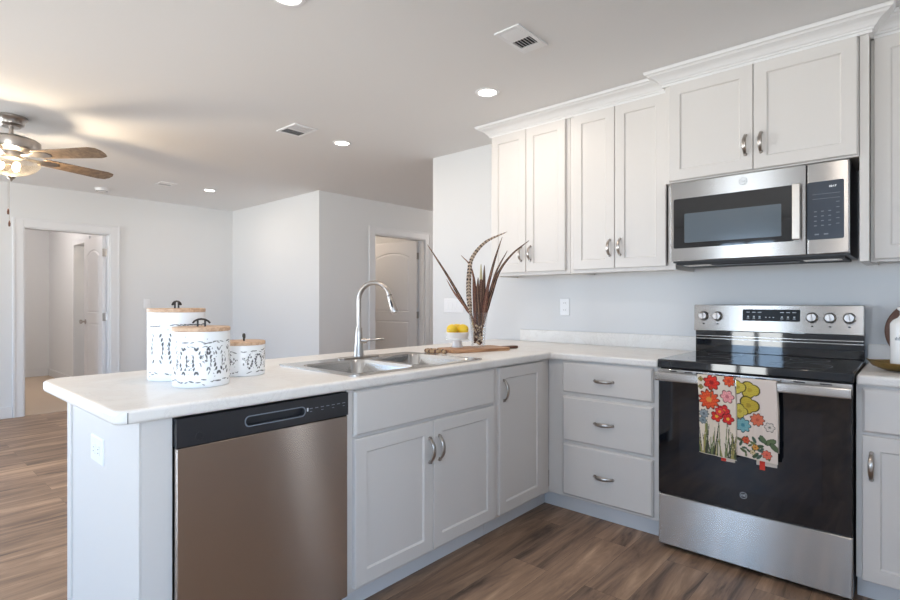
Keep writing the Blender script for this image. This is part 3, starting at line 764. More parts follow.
r = E('faucet', (-.528, -1.565, TOP + .0046), label='brushed nickel pull-down gooseneck faucet behind the sink', cat='faucet')
Fz = TOP + .0046; fx, fy = -.528, -1.565; dxy = Vector((.955, .296)).normalized()
m = MB(); m.prism([(p[0], p[1]) for p in rrect(-.030, .030, -.125, .125, .029, 8)], 0, .006); m.build('base_plate', M['nickel'], r, bevel=.002)
m = MB(); m.lathe([(0, .006), (.027, .006), (.027, .012), (.0245, .02), (.021, .07), (.0175, .125), (.016, .140), (.0165, .142), (.0165, .150), (0, .150)], n=32); m.build('body', M['nickel'], r, smooth=True)
pts = [(0, 0, .148), (0, 0, .20), (0, 0, .285)]; R_ = .092
for i in range(1, 19):
    a = PI - i * (PI * .91) / 18; q = R_ + R_ * math.cos(a); pts.append((dxy.x * q, dxy.y * q, .285 + R_ * math.sin(a)))
m = MB(); m.tube(pts, .0115, n=16); m.build('neck', M['nickel'], r, smooth=True)
e = Vector(pts[-1]); d_ = (Vector(pts[-1]) - Vector(pts[-2])).normalized()
m = MB(); m.tube([e, e + d_ * .008, e + d_ * .009, e + d_ * .05, e + d_ * .085, e + d_ * .088], [.0125, .0135, .0145, .0165, .0205, .0195], n=20); sh = m.build('spray_head', M['nickel'], r, smooth=True)
m = MB(); m.tube([e - d_ * .004, e + d_ * .001], [.0132, .0132], n=20); m.build('collar', M['black'], sh)
side = Vector((.6, -.8, 0)); p0 = e + d_ * .045 + side * .0135
m = MB(); m.tube([p0 - d_ * .022, p0, p0 + d_ * .022], [.004, .0065, .004], n=10); m.build('button', M['black'], sh, smooth=True)
hx = Vector((.76, .65, 0)); z0 = Vector((0, 0, .085))
m = MB(); m.tube([z0 + hx * .012, z0 + hx * .04], [.0145, .0135], n=18); lv = m.build('lever_hub', M['nickel'], r, smooth=True)
m = MB(); m.tube([z0 + hx * .036, z0 + hx * .060 + Vector((0, 0, .003)), z0 + hx * .125 + Vector((0, 0, .010))], [.006, .0055, .0045], n=12); m.build('lever', M['nickel'], lv, smooth=True)

# ------------------------------------------------------------------ CANISTERS
def strokes_field(R, H, seed, style):
    rnd = random.Random(seed); st = []
    C = 2 * PI * R
    def seg(u, v, ang, ln, w): st.append((u % C, v, math.cos(ang), math.sin(ang), ln, w))
    for band, (z, sp) in enumerate(((H * .80, .016), (H * .12, .022))):
        u = 0
        while u < C:
            if rnd.random() < .75: seg(u, z + rnd.uniform(-.004, .006), rnd.uniform(-.35, .35), rnd.uniform(.004, .012), rnd.uniform(.0007, .0016))
            if rnd.random() < .3: seg(u, z - .012, rnd.uniform(-.6, .6), rnd.uniform(.003, .007), .0008)
            u += rnd.uniform(sp * .5, sp)
    # the middle: leaf-shaped rosettes drawn with broken curved lines
    amp = H * .25 if style else H * .22; mid = H * .48; u = 0; per = .042
    while u < C - .01:
        for s in (-1, 1):
            if rnd.random() < .85:
                k = 7; bow = rnd.uniform(.25, .5)
                for i in range(k):
                    t = (i + .5) / k * 2 - 1
                    if rnd.random() < .12: continue
                    seg(u + s * per * (.5 - bow * (1 - t * t) * .8), mid + t * amp, PI / 2 + s * t * .55, amp / k * 1.0, rnd.uniform(.0010, .0028))
        for i in range(14 if style else 5): seg(u + rnd.gauss(0, per * .16), mid + rnd.gauss(0, amp * .4), rnd.choice((.5, 1.1, 1.6, 2.2)) + rnd.uniform(-.3, .3), rnd.uniform(.001, .004), rnd.uniform(.0006, .0014))
        u += per * (1 if style else 1.6)
    for i in range(int(C * 60)): seg(rnd.uniform(0, C), rnd.uniform(.01, H - .01), rnd.uniform(0, 3), rnd.uniform(.0006, .002), .0007)
    return st, C
def canister(x, y, R, H, seed, style, yaw, label):
    root = E('canister', (x, y, TOP + .0002), label=label, cat='canister', group='enamel canisters on the counter')
    st, C = strokes_field(R, H, seed, style)
    nu = int(C / .0016); nv = int(H / .0016)
    m = MB(); prof = [(0, 0), (R - .004, 0), (R, .004)]
    rings = [(R, .004 + (H - .004) * j / nv) for j in range(nv + 1)]
    m.lathe(prof + rings[1:] + [(R - .003, H), (R - .003, H - .004), (0, H - .004)], n=nu)
    o = m.build('body', M['vc_enamel'], root, smooth=True)
    me = o.data; white = lin(240, 242, 244); dark = lin(52, 52, 56)
    col = me.color_attributes.new('Col', 'FLOAT_COLOR', 'POINT')
    # bucket strokes
    bk = {}; cs = .012
    for s in st:
        n = int(s[4] / cs) + 2
        for iu in range(-n, n + 1):
            for iv in range(-n, n + 1): bk.setdefault((int(s[0] / cs) + iu, int(s[1] / cs) + iv), []).append(s)
    buf = []
    for v in me.vertices:
        c = white; rr = math.hypot(v.co.x, v.co.y)
        if rr > R - .001 and v.co.z > .005:
            u = (math.atan2(v.co.y, v.co.x) % (2 * PI)) * R; w = v.co.z
            best = 9
            for s in bk.get((int(u / cs), int(w / cs)), ()):
                du, dv = u - s[0], w - s[1]; a = du * s[2] + dv * s[3]; b = abs(-du * s[3] + dv * s[2])
                if abs(a) < s[4]: best = min(best, b / (s[5] * (1.0 - .5 * abs(a) / s[4])))
            k = max(0, min(1, 1.8 - best * .8))
            c = tuple(white[i] * (1 - k) + dark[i] * k for i in range(3)) + (1,)
        buf.extend(c)
    col.data.foreach_set('color', buf)
    m = MB(); m.lathe([(0, H + .0003), (R - .001, H + .0003), (R + .0015, H + .002), (R + .0015, H + .013), (R - .001, H + .015), (0, H + .015)], n=64)
    lid = m.build('lid', M['lidwood'], root, smooth=True)
    ca, sa = math.cos(yaw), math.sin(yaw); P = lambda a, z: (a * ca, a * sa, H + .015 + z)
    m = MB(); m.tube([P(-.030, .012), P(-.024, .019), P(-.012, .0245), P(0, .026), P(.012, .0245), P(.024, .019), P(.030, .012)], [.0028, .0032, .0034, .0034, .0034, .0032, .0028], n=8, flat=(1, 1.6))
    for s in (-1, 1): m.tube([P(s * .013, 0), P(s * .013, .024)], .0034, n=8)
    m.build('handle', M['iron'], lid, smooth=True)
    return root
canister(-.490, -2.455, .097, .248, 3, 0, 2.3, 'tallest white distressed canister with wood lid, at the back')
canister(-.275, -2.455, .092, .186, 5, 1, .73, 'middle-sized white distressed canister with wood lid, in front')
canister(-.405, -2.235, .079, .118, 11, 1, 2.72, 'smallest white distressed canister with wood lid, nearest the sink')

# ------------------------------------------------------------------ CUTTING BOARD, LEMONS ON STAND, VASE
r = E('cutting_board', (-.365, -.865, TOP + .0002), rz=0, label='long wooden serving board with dark-tipped handle behind the sink', cat='cutting board')
ax = Vector((.16, .5, 0)).normalized(); ang = math.atan2(ax.y, ax.x)
r.rotation_euler = (0, 0, ang)
op = rrect(-.185, .215, -.105, .105, .03, 6)
m = MB(); m.prism(op, 0, .017); bd = m.build('board', M['boardwood'], r, bevel=.003)
m = MB(); hp = rrect(.2155, .335, -.022, .022, .02, 6); m.prism(hp, .001, .016); hh = m.build('handle', M['darkwood'], r, bevel=.003)
rb = E('bead_garland', (-.425, -1.120, TOP + .0005), label='garland of tan and dark brown beads lying at the near end of the serving board', cat='bead garland')
m = MB(); mdk = MB(); rnd = random.Random(4)
for i in range(24):
    t = i / 23; a = t * 5.5; px = .075 * math.cos(a) * (1 - .3 * t); py = .035 * math.sin(a) + .01 * t
    (mdk if i % 3 == 1 else m).ball((px + (.02 if i % 2 else 0) * .2, py, .0115), .0115, seg=10, ring=6)
bb = m.build('beads', M['rope'], rb, smooth=True); bb['kind'] = 'stuff'; b2 = mdk.build('dark_beads', M['darkwood'], rb, smooth=True); b2['kind'] = 'stuff'
m = MB(); m.tube([(.05 + .01 * k, .03 - .006 * k, .010 + .001 * (k % 2)) for k in range(6)], [.004, .006, .007, .006, .005, .003], n=8); m.build('tassel', M['darkwood'], rb, smooth=True)

BZ = TOP + .0174
sx_, sy_ = -.452, -.895
r = E('pedestal_bowl', (sx_, sy_, BZ), label='white ceramic pedestal bowl holding lemons on the serving board', cat='pedestal bowl')
m = MB(); m.lathe([(0, 0), (.036, 0), (.037, .004), (.032, .008), (.029, .024), (.030, .040), (.070, .042), (.072, .046), (.070, .050), (.0, .050)], n=40); m.build('foot', M['ceramic'], r, smooth=True)
m = MB(); m.lathe([(0, .0503), (.060, .0503), (.067, .060), (.071, .084), (.073, .088), (.070, .090), (.065, .084), (.060, .064), (0, .062)], n=40); m.build('bowl', M['ceramic'], r, smooth=True)
def lemon(x, y, z, rz, tilt, label):
    root = E('lemon', (x, y, z), label=label, cat='lemon', group='lemons in the pedestal bowl'); root.rotation_euler = (tilt, 0, rz)
    m = MB(); pf = []
    for i in range(17):
        t = i / 16; a = PI * t; q = .0315 * math.sin(a) ** .8; zz = -.036 * math.cos(a) 
        pf.append((max(q, .0045 if 0 < i < 16 else 0), zz - (.004 if i == 0 else 0) + (.005 if i == 16 else 0)))
    m.lathe(pf, n=24, M4=Matrix.Rotation(PI / 2, 4, 'X'))
    m.build('fruit', M['lemon'], root, smooth=True)
    m = MB(); m.lathe([(0, 0), (.003, .0), (.0035, .002), (0, .0025)], n=10, M4=Matrix.Translation((0, -.0400, 0)) @ Matrix.Rotation(PI / 2, 4, 'X')); m.build('stem', M['rope'], root)
hr = Vector((.746, .666))
for k, off, zz, rz, lb in ((0, (-.029, -.016), .105, .3, 'lemon at the left of the pedestal bowl, away from the vase'), (1, (.034, -.006), .105, 1.4, 'lemon at the right of the pedestal bowl, beside the vase'), (2, (.002, .052), .104, 2.2, 'lemon peeking up behind the two front ones in the bowl')):
    px = sx_ + hr.x * off[0] - hr.y * off[1]; py = sy_ + hr.y * off[0] + hr.x * off[1]
    lemon(px, py, BZ + zz, rz, 0, lb)

vx, vy = -.375, -.790
r = E('vase', (vx, vy, BZ), label='clear flared glass vase with shells on the serving board', cat='vase')
m = MB(); m.lathe([(0, 0), (.040, 0), (.042, .004), (.043, .05), (.050, .14), (.060, .205), (.0575, .205), (.0475, .14), (.0395, .05), (.037, .012), (0, .010)], n=40); m.build('glass', M['vglass'], r, smooth=True)
rp = E('potpourri', (vx, vy, BZ + .011), label='brown and cream dried pods filling the glass vase', cat='potpourri', kind='stuff')
rnd = random.Random(9)
m1 = MB(); m2 = MB()
for i in range(120):
    z = rnd.uniform(.008, .12); rr = .033 * math.sqrt(rnd.random()) * .85; a = rnd.uniform(0, 2 * PI)
    (m1 if rnd.random() < .55 else m2).ball((rr * math.cos(a), rr * math.sin(a), z), rnd.uniform(.006, .010), (rnd.uniform(.7, 1), rnd.uniform(.5, 1), rnd.uniform(.7, 1)), 8, 6)
o1 = m1.build('pods', M['darkwood'], rp, smooth=True); o2 = m2.build('shells', paint('cream_shell', (214, 190, 160), .6, .3, 60, .2), rp, smooth=True)
o1['kind'] = 'stuff'; o2['kind'] = 'stuff'

# feathers: (sideways, up) waypoints in centimetres from the middle of the vase foot, in a slightly fanned bunch
def feather(way, width, kind, label, back=0.0, seed=0, full=.30):
    root = E('feather', (vx, vy, BZ + .004), label=label, cat='feather', group='pheasant feathers in the vase')
    rt = Vector((.746, .666, 0)); fw = Vector((-.666, .746, 0)); up = Vector((0, 0, 1))
    K = [rt * (a * .01) + up * (b * .01) + fw * back * max(-.25, min(1, (b - 8) / 40)) for a, b in way]
    def cr(p0, p1, p2, p3, t): return .5 * ((2 * p1) + (-p0 + p2) * t + (2 * p0 - 5 * p1 + 4 * p2 - p3) * t * t + (-p0 + 3 * p1 - 3 * p2 + p3) * t ** 3)
    K = [K[0] * 2 - K[1]] + K + [K[-1] * 2 - K[-2]]; pts = []; ns = len(K) - 3; per = 96 // ns
    for q in range(ns):
        for i in range(per): pts.append(cr(K[q], K[q + 1], K[q + 2], K[q + 3], i / per))
    pts.append(K[-2].copy()); n = len(pts)
    m = MB(); cols = []
    dark = lin(52, 34, 31); tan = lin(206, 186, 166); brown = lin(116, 82, 68); rust = lin(136, 88, 72); pale = lin(196, 188, 150)
    rows = []; nx = 4; lens = [0]
    for a, b in zip(pts, pts[1:]): lens.append(lens[-1] + (b - a).length)
    Lt = lens[-1]
    for i, p in enumerate(pts):
        t = lens[i] / Lt; d = (pts[min(i + 1, n - 1)] - pts[max(i - 1, 0)]).normalized(); sd = d.cross(fw).normalized()
        w = width * min(1, max(.1, (t - full * .5) / (full * .5))) * (1 - max(0, (t - .45) / .55)) ** .6 + .0006
        row = []
        for j in range(-nx, nx + 1):
            q = j / nx
            row.append(m.b.verts.new(p + sd * w * q + fw * (.003 * q * q * w / width) - d * abs(q) * w * .7))
            ph = (lens[i] - abs(q) * .005) / (.0195 if kind == 0 else .0085)
            if abs(q) < .12: c = tan if kind == 0 else brown
            elif kind == 0: c = dark if (ph % 1) < .52 else tan
            elif kind == 1: c = dark if (ph % 1) < .62 else brown
            elif kind == 3: c = pale if t > .8 else (dark if (ph % 1) < .4 else brown)
            else: c = dark if (ph % 1) < .32 else rust
            cols.append(c)
        rows.append(row)
    for a, b in zip(rows, rows[1:]):
        for j in range(2 * nx): m.b.faces.new((a[j], a[j + 1], b[j + 1], b[j]))
    me = D.meshes.new('vane'); m.b.verts.index_update(); m.b.to_mesh(me); m.b.free()
    col = me.color_attributes.new('Col', 'FLOAT_COLOR', 'POINT')
    for i, c in enumerate(cols): col.data[i].color = c
    me.materials.append(M['vc_feather']); box_uv(me)
    o = D.objects.new('vane', me); COL.objects.link(o); o.parent = root
    sol = o.modifiers.new('s', 'SOLIDIFY'); sol.thickness = .0008; sol.offset = 0
    Q = pts[::3]
    m = MB(); m.tube([p - fw * .0012 for p in Q], [.0015 * (1 - .8 * i / len(Q)) for i in range(len(Q))], n=6); m.build('quill', M['rope'], root, smooth=True)
for way, w, kd, lb, bk_, sd_ in (
    ([(-1.6, 3), (-3.6, 17), (-7, 22.5), (-18, 41.5), (-30.5, 61)], .0085, 1, 'long straight dark feather leaning farthest left', .03, 1),
    ([(-1.2, 4), (-3.8, 17), (-6.6, 22), (-14, 31.5), (-19, 40)], .0075, 2, 'shorter brown feather lying under the far-left one', .0, 2),
    ([(-1, 3), (-4, 17), (-5.6, 30), (-5.4, 44), (-3.4, 53), (4.4, 62), (17, 68)], .0145, 0, 'black and cream barred feather arching up and over to the right', -.02, 3),
    ([(.6, 3), (4, 17), (5, 31.5), (9.5, 50), (14.5, 65.5)], .0095, 1, 'upright dark feather second from the right', .01, 4),
    ([(1.2, 3), (4.2, 17), (5.6, 25), (11, 44), (18, 57.5)], .0085, 1, 'dark feather between the upright one and the far-right one', .05, 6),
    ([(1, 3), (4.3, 17.5), (8.2, 31.5), (13, 45), (21, 55.5), (31, 63.5)], .0090, 1, 'dark feather curving out farthest right', .03, 5),
    ([(-.8, 3), (-1.8, 18), (-1.5, 33), (-4.4, 47.5), (-10.2, 54.5)], .0085, 2, 'reddish tipped feather poking up left of the barred one', .03, 7),
    ([(0, 3), (.6, 18), (1.6, 32), (1.6, 49)], .0165, 3, 'medium feather with a pale tip standing in the middle', -.01, 8),
    ([(.4, 3), (1.8, 18), (3.4, 34), (3.8, 48.5)], .0150, 1, 'short dark feather just right of the pale-tipped one', .02, 9),
    ([(-.4, 3), (-1.2, 18), (-2.2, 31), (-3, 43.5)], .0165, 2, 'short broad brown feather standing left of the pale-tipped one', .01, 10),
    ([(.2, 3), (.4, 18), (-.4, 30), (-.2, 41)], .0170, 1, 'broad dark feather in the front middle of the vase', -.03, 12),
    ([(.8, 3), (3, 18), (4.6, 28), (6.8, 41)], .0150, 2, 'short broad rust feather right of the middle', -.01, 13)):
    feather(way, w, kd, lb, bk_, sd_)

# ------------------------------------------------------------------ OVEN TOWELS
def petal_disc(u, v, cx, cy, r, n=5, d=.25, rot=0):
    a = math.atan2(v - cy, u - cx) + rot; q = math.hypot(u - cx, v - cy); return q / (r * (1 - d + d * abs(math.cos(n * a / 2))))
def blade_line(u, v, x0, y0, x1, y1, w):
    dx, dy = x1 - x0, y1 - y0; L2 = dx * dx + dy * dy; t = max(0, min(1, ((u - x0) * dx + (v - y0) * dy) / L2))
    return math.hypot(u - x0 - t * dx, v - y0 - t * dy) < w * (1.1 - .7 * t)
CRM = lin(226, 214, 198)
def noise2(u, v): return (math.sin(u * 211 + v * 97) + math.sin(u * 57 - v * 173 + 2) + math.sin(u * 401 + v * 331)) / 3
rg_ = random.Random(21)
GR1 = [(rg_.uniform(0, .155), 0.0, rg_.uniform(-.02, .02), rg_.uniform(.05, .16), rg_.choice(((118, 128, 84), (84, 98, 66), (70, 74, 60), (160, 150, 92), (60, 60, 52)))) for _ in range(46)]
GR1 = [(a, b, a + c, d, lin(*e)) for a, b, c, d, e in GR1]
def towel_a(u, v):   # u 0..W, v 0 (bottom) .. H; all flowers measured in metres
    W_, H_ = .155, .345
    c = CRM
    for x0, y0, x1, y1, g in GR1:
        if blade_line(u, v, x0, y0, x1, y1, .0028): c = g
    for cx, cy, r, n, col, ctr in ((.058, .322, .036, 7, (206, 50, 38), (150, 30, 30)), (.042, .246, .046, 11, (214, 78, 40), (226, 150, 70)), (.118, .268, .030, 6, (222, 150, 152), (196, 110, 120)),
            (.100, .205, .028, 5, (200, 44, 48), (232, 120, 60)), (.072, .176, .026, 5, (206, 48, 40), (238, 190, 70)), (.118, .172, .026, 5, (198, 42, 44), (236, 180, 60)), (.084, .198, .022, 5, (214, 60, 60), (240, 170, 60)),
            (.130, .336, .026, 8, (216, 84, 48), (200, 60, 40)), (.020, .180, .022, 9, (132, 142, 148), (90, 100, 110)), (.016, .150, .018, 7, (120, 134, 140), (90, 100, 110)), (.012, .300, .012, 4, (140, 124, 74), (90, 80, 50)), (.014, .335, .012, 4, (150, 130, 70), (90, 80, 50))):
        q = petal_disc(u, v, cx, cy * .99, r, n, .3)
        if q < 1.0:
            c = lin(*col)
            if q > .86: c = lin(*[int(x * .55) for x in col])
            elif q < .28: c = lin(*ctr)
            elif noise2(u * 3, v * 3) > .35: c = lin(*[min(255, int(x * 1.12 + 12)) for x in col])
    if blade_line(u, v, .05, .255, .056, .30, .0022): c = lin(90, 100, 60)
    return c
LV = [(.005 + rg_.uniform(0, .12), .012 + rg_.uniform(0, .075), rg_.uniform(0, 3), rg_.uniform(.009, .017), rg_.choice(((98, 110, 74), (72, 92, 64), (120, 130, 84), (80, 104, 92)))) for _ in range(26)]
def towel_b(u, v):
    c = lin(224, 210, 200)
    for cx, cy, a, r, col in LV:
        du, dv = u - cx, v - cy; x = du * math.cos(a) + dv * math.sin(a); y = -du * math.sin(a) + dv * math.cos(a)
        if (x / r) ** 2 + (y / (r * .45)) ** 2 < 1: c = lin(*col) if abs(y) > .0012 else lin(50, 60, 44)
    for cx, cy, a, r, col in ((.125, .085, .5, .024, (96, 112, 76)), (.098, .090, 2.2, .020, (88, 106, 76)), (.140, .066, 2.4, .022, (84, 100, 70))):
        du, dv = u - cx, v - cy; x = du * math.cos(a) + dv * math.sin(a); y = -du * math.sin(a) + dv * math.cos(a)
        if (x / r) ** 2 + (y / (r * .5)) ** 2 < 1: c = lin(*col) if (x / r) ** 2 + (y / (r * .5)) ** 2 < .75 else lin(44, 54, 40)
    for cx, cy, r, n, col, ctr in ((.052, .292, .040, 3, (198, 176, 66), (176, 150, 50)), (.045, .226, .042, 3, (192, 168, 60), (160, 136, 50)), (.006, .300, .034, 3, (206, 186, 80), (170, 150, 60)), (.010, .196, .034, 4, (200, 182, 80), (170, 150, 60)),
            (.022, .137, .034, 8, (116, 168, 176), (70, 130, 146)), (.077, .170, .029, 9, (222, 116, 86), (196, 88, 66)), (.122, .146, .021, 6, (214, 202, 192), (120, 120, 110)), (.034, .074, .017, 6, (206, 86, 56), (160, 60, 40)),
            (.070, .052, .014, 6, (210, 150, 70), (150, 90, 50)), (.112, .030, .021, 8, (224, 110, 90), (190, 80, 70)), (.060, .028, .012, 5, (206, 190, 150), (150, 120, 80))):
        q = petal_disc(u, v, cx, cy, r, n, .28)
        if q < 1.0:
            c = lin(*col)
            if q > .87: c = lin(*[int(x * .4) for x in col])
            elif q < .25: c = lin(*ctr)
            elif noise2(u * 4, v * 4) > .5: c = lin(*[int(x * .82) for x in col])
    return c
def towel(x0, W_, ztop, Hf, Hb, fn, label, seed):
    root = E('dish_towel', (x0 + W_ / 2, gf - .046, ztop), label=label, cat='towel', group='floral towels on the oven handle')
    # section path of the cloth over the bar: front bottom -> over -> back bottom, local (y, z)
    R = .0125; st = .0017
    path = []
    n1 = int(Hf / st)
    for i in range(n1): z = -Hf + i * Hf / n1; path.append((-R - .0006 + .0, z))
    for i in range(13): a = PI - i * PI / 12; path.append((R * math.cos(a) * 1.0, R * math.sin(a) * .35))
    n2 = int(Hb / .006)
    for i in range(1, n2 + 1): path.append((R, -Hb * i / n2))
    nx = int(W_ / st); rnd = random.Random(seed); ph = rnd.uniform(0, 6)
    b = bmesh.new(); cols = []; rows = []
    for j, (y, z) in enumerate(path):
        row = []
        for i in range(nx + 1):
            u = W_ * i / nx; d = min(1, -z / .12) if z < 0 else 0
            wav = .0035 * d * math.sin(u / W_ * 5.2 + ph) + .002 * d * math.sin(u / W_ * 11 + ph * 2 + z * 9)
            fr = (y < 0); slant = (-.010 * (u / W_) if seed == 1 else .006 - .012 * (u / W_)) * min(1, -z / Hf) if fr else 0
            row.append(b.verts.new((u - W_ / 2 + (.006 * d if seed == 2 else .010 * d), y - abs(wav) * (1 if fr else -.3), z + slant)))
            c = fn(u, z + Hf) if fr or z > -.0001 else CRM
            if j < 2 and fr: c = CRM
            cols.append(c)
        rows.append(row)
    for p, q in zip(rows, rows[1:]):
        for i in range(nx): b.faces.new((p[i], p[i + 1], q[i + 1], q[i]))
    for f in b.faces: f.smooth = True
    b.verts.index_update(); me = D.meshes.new('cloth'); b.to_mesh(me); b.free()
    col = me.color_attributes.new('Col', 'FLOAT_COLOR', 'POINT'); buf = []
    for c in cols: buf.extend(c)
    col.data.foreach_set('color', buf); me.materials.append(M['vc_cloth'])
    o = D.objects.new('cloth', me); COL.objects.link(o); o.parent = root
    sol = o.modifiers.new('s', 'SOLIDIFY'); sol.thickness = .0012; sol.offset = 0
    # folded under-layer peeking out below and a little red tag
    m = MB(); lx0 = -W_ / 2 + W_ * (.62 if seed == 1 else .45) + .01; m.box(lx0, W_ / 2 + .002, -.0085, -.0070, -Hf - .022, -.05); m.build('under_layer', paint('towel_lining', (214, 202, 190), .9, .3, 200, .05), root)
    m = MB(); tx = W_ * (.22 if seed == 1 else .16); m.box(tx - .010, tx + .010, -.0105, -.0095, -Hf - (.022 if seed == 1 else .040), -Hf + .0); m.build('tag', paint('red_tag', (208, 62, 48), .8, .2, 100, .1), root)
towel(.838, .152, .8575, .345, .30, towel_a, 'left floral towel with red and orange flowers on the oven handle', 1)
towel(.996, .152, .8575, .335, .30, towel_b, 'right floral towel with large yellow petals on the oven handle', 2)

# ------------------------------------------------------------------ RIGHT COUNTER GROUP
r = E('serving_tray', (1.60, -.36, TOP + .0003), label='antique gold oval tray with pointed end on the right counter', cat='tray')
m = MB(); b = m.b; seg = 48; rg = []
for (ra, rb_, z) in ((.0, .0, .006), (.10, .06, .004), (.125, .075, .003), (.165, .105, .020), (.185, .122, .034), (.189, .125, .036), (.186, .121, .037), (.160, .100, .024), (.12, .072, .009), (.0, .0, .0085)):
    if ra == 0: rg.append([b.verts.new((0, 0, z))]); continue
    ring = []
    for i in range(seg):
        a = 2 * PI * i / seg; x = ra * math.cos(a); y = rb_ * math.sin(a)
        if z > .015: x = ra * math.copysign(abs(math.cos(a)) ** .8, math.cos(a)); y = rb_ * math.sin(a) * (1 - .25 * math.cos(a) ** 2)
        ring.append(b.verts.new((x, y, z + (.012 * abs(math.cos(a)) ** 6 if z > .03 else 0))))
    rg.append(ring)
for p, q in zip(rg, rg[1:]):
    for i in range(seg):
        j = (i + 1) % seg
        if len(p) == 1: b.faces.new((p[0], q[i], q[j]))
        elif len(q) == 1: b.faces.new((p[i], p[j], q[0]))
        else: b.faces.new((p[i], p[j], q[j], q[i]))
tb = m.build('tray_body', M['gold'], r, smooth=True); r.rotation_euler = (0, 0, .35)
r = E('bottle', (1.548, -.39, TOP + .0095), label='white ceramic bottle standing in the gold tray, cut off by the frame', cat='bottle')
m = MB(); m.lathe([(0, 0), (.046, 0), (.049, .004), (.050, .178), (.049, .188), (.040, .202), (.024, .212), (.018, .222), (.018, .238), (.026, .245), (.026, .255), (.018, .256), (.014, .245), (0, .24)], n=40); m.build('body', M['ceramic'], r, smooth=True)
m = MB()
Tt = Matrix.Translation((0, 0, 0))
for kx in range(4):
    a = math.radians(-128 + kx * 6); m.box(.0, .0001, 0, .0001, 0, .0001) if False else None
    c_, s_ = math.cos(a), math.sin(a); mm = Matrix.Translation((c_ * .0502, s_ * .0502, .120)) @ Matrix.Rotation(a, 4, 'Z')
    n0 = len(m.b.verts); m.box(-.0004, .0004, -.0012, .0012, 0, .014 if kx % 2 else .010); m.b.verts.ensure_lookup_table()
    for v in m.b.verts[n0:]: v.co = mm @ v.co
m.build('lettering', M['dimmark'], r)
r = E('round_board', (1.617, -.048, TOP), label='round dark wooden board leaning on the wall behind the bottle', cat='cutting board')
m = MB(); m.lathe([(0, 0), (.144, 0), (.148, .004), (.148, .012), (.144, .016), (0, .016)], n=64)
bd = m.build('board', M['darkwood'], None, smooth=True); bd.parent = r; bd.location = (0, .0, .1495); bd.rotation_euler = (math.radians(82), 0, 0)

# ------------------------------------------------------------------ WALL PLATES
def plate(name, F, u, v, w, h, label, cat, kind, group=None):
    r = E(name, (0, 0, 0), label=label, cat=cat, group=group)
    m = MB(); rings_panel(m, F, [(u - w / 2, u + w / 2, v - h / 2, v + h / 2, .0003), (u - w / 2, u + w / 2, v - h / 2, v + h / 2, .003), (u - w / 2 + .004, u + w / 2 - .004, v - h / 2 + .004, v + h / 2 - .004, .0065)])
    pl = m.build('plate', M['whitep'], r)
    if kind == 'outlet':
        for s in (-1, 1):
            if w > h:
                m = MB(); m.prism(rrect(u + s * .024 - .014, u + s * .024 + .014, v - .016, v + .016, .008), .0065, .0085, M4=F); q = m.build('socket', M['whitep'], r)
                m = MB()
                for sx in (-.006, .006): fbox(m, F, u + s * .024 - .001, u + s * .024 + .007, v + sx - .001, v + sx + .001, .0085, .0088)
                m.build('slots', M['blackmat'], q); continue
            m = MB(); m.prism(rrect(u - .016, u + .016, v + s * .024 - .014, v + s * .024 + .014, .008), .0065, .0085, M4=F); q = m.build('socket', M['whitep'], r)
            m = MB()
            for sx in (-.006, .006): fbox(m, F, u + sx - .001, u + sx + .001, v + s * .024 - .001, v + s * .024 + .007, .0085, .0088)
            m.build('slots', M['blackmat'], q)
    else:
        for i in range(kind):
            uu = u + (i - (kind - 1) / 2) * .046
            m = MB(); rings_panel(m, F, [(uu - .016, uu + .016, v - .033, v + .033, .0065), (uu - .016, uu + .016, v - .033, v + .033, .0085), (uu - .014, uu + .014, v - .031, v + .031, .0100)]); m.build('rocker', M['whitep'], r)
plate('light_switch', face('y', 0), -1.265, 1.158, .21, .118, 'wide white four-rocker switch plate on the wall behind the lemons', 'light switch', 4)
plate('wall_outlet', face('y', 0), -.238, 1.155, .074, .120, 'white wall outlet above the backsplash under the upper cabinets', 'outlet', 'outlet')
plate('wall_outlet', face('y', -2.734), -.387, .716, .126, .084, 'white wall outlet on the peninsula end panel', 'outlet', 'outlet')
plate('light_switch', face('x', XL), -.955, 1.165, .074, .118, 'single white light switch right of the bedroom doorway', 'light switch', 1)

# ------------------------------------------------------------------ CEILING: downlights, vents, smoke alarm
def downlight(x, y, label, power=4.0):
    r = E('downlight', (x, y, CEIL), label=label, cat='ceiling light', group='recessed downlights')
    m = MB(); m.lathe([(.052, -.002), (.055, -.0055), (.068, -.0045), (.072, -.0003), (.052, -.0003)], n=40); m.build('trim_ring', M['whitep'], r, smooth=True)
    m = MB(); m.lathe([(0, -.0008), (.0515, -.0008), (.0515, -.0018), (0, -.0030)], n=40); m.build('lens', M['lens'], r, smooth=True)
    lamp('downlight_lamp', 'AREA', (x, y, CEIL - .012), power, WARM, .10)
downlight(-.287, -.815, 'lit recessed downlight nearest the upper cabinets')
downlight(-1.723, -.781, 'lit recessed downlight beside the middle ceiling vent')
downlight(-4.216, -.700, 'lit recessed downlight farthest away, over the living area')
downlight(-.293, -2.110, 'recessed downlight cut off at the top edge of the photo')
downlight(1.2, -2.11, 'unseen recessed downlight added for light above the kitchen floor')  # out-of-frame fixture put in for its light
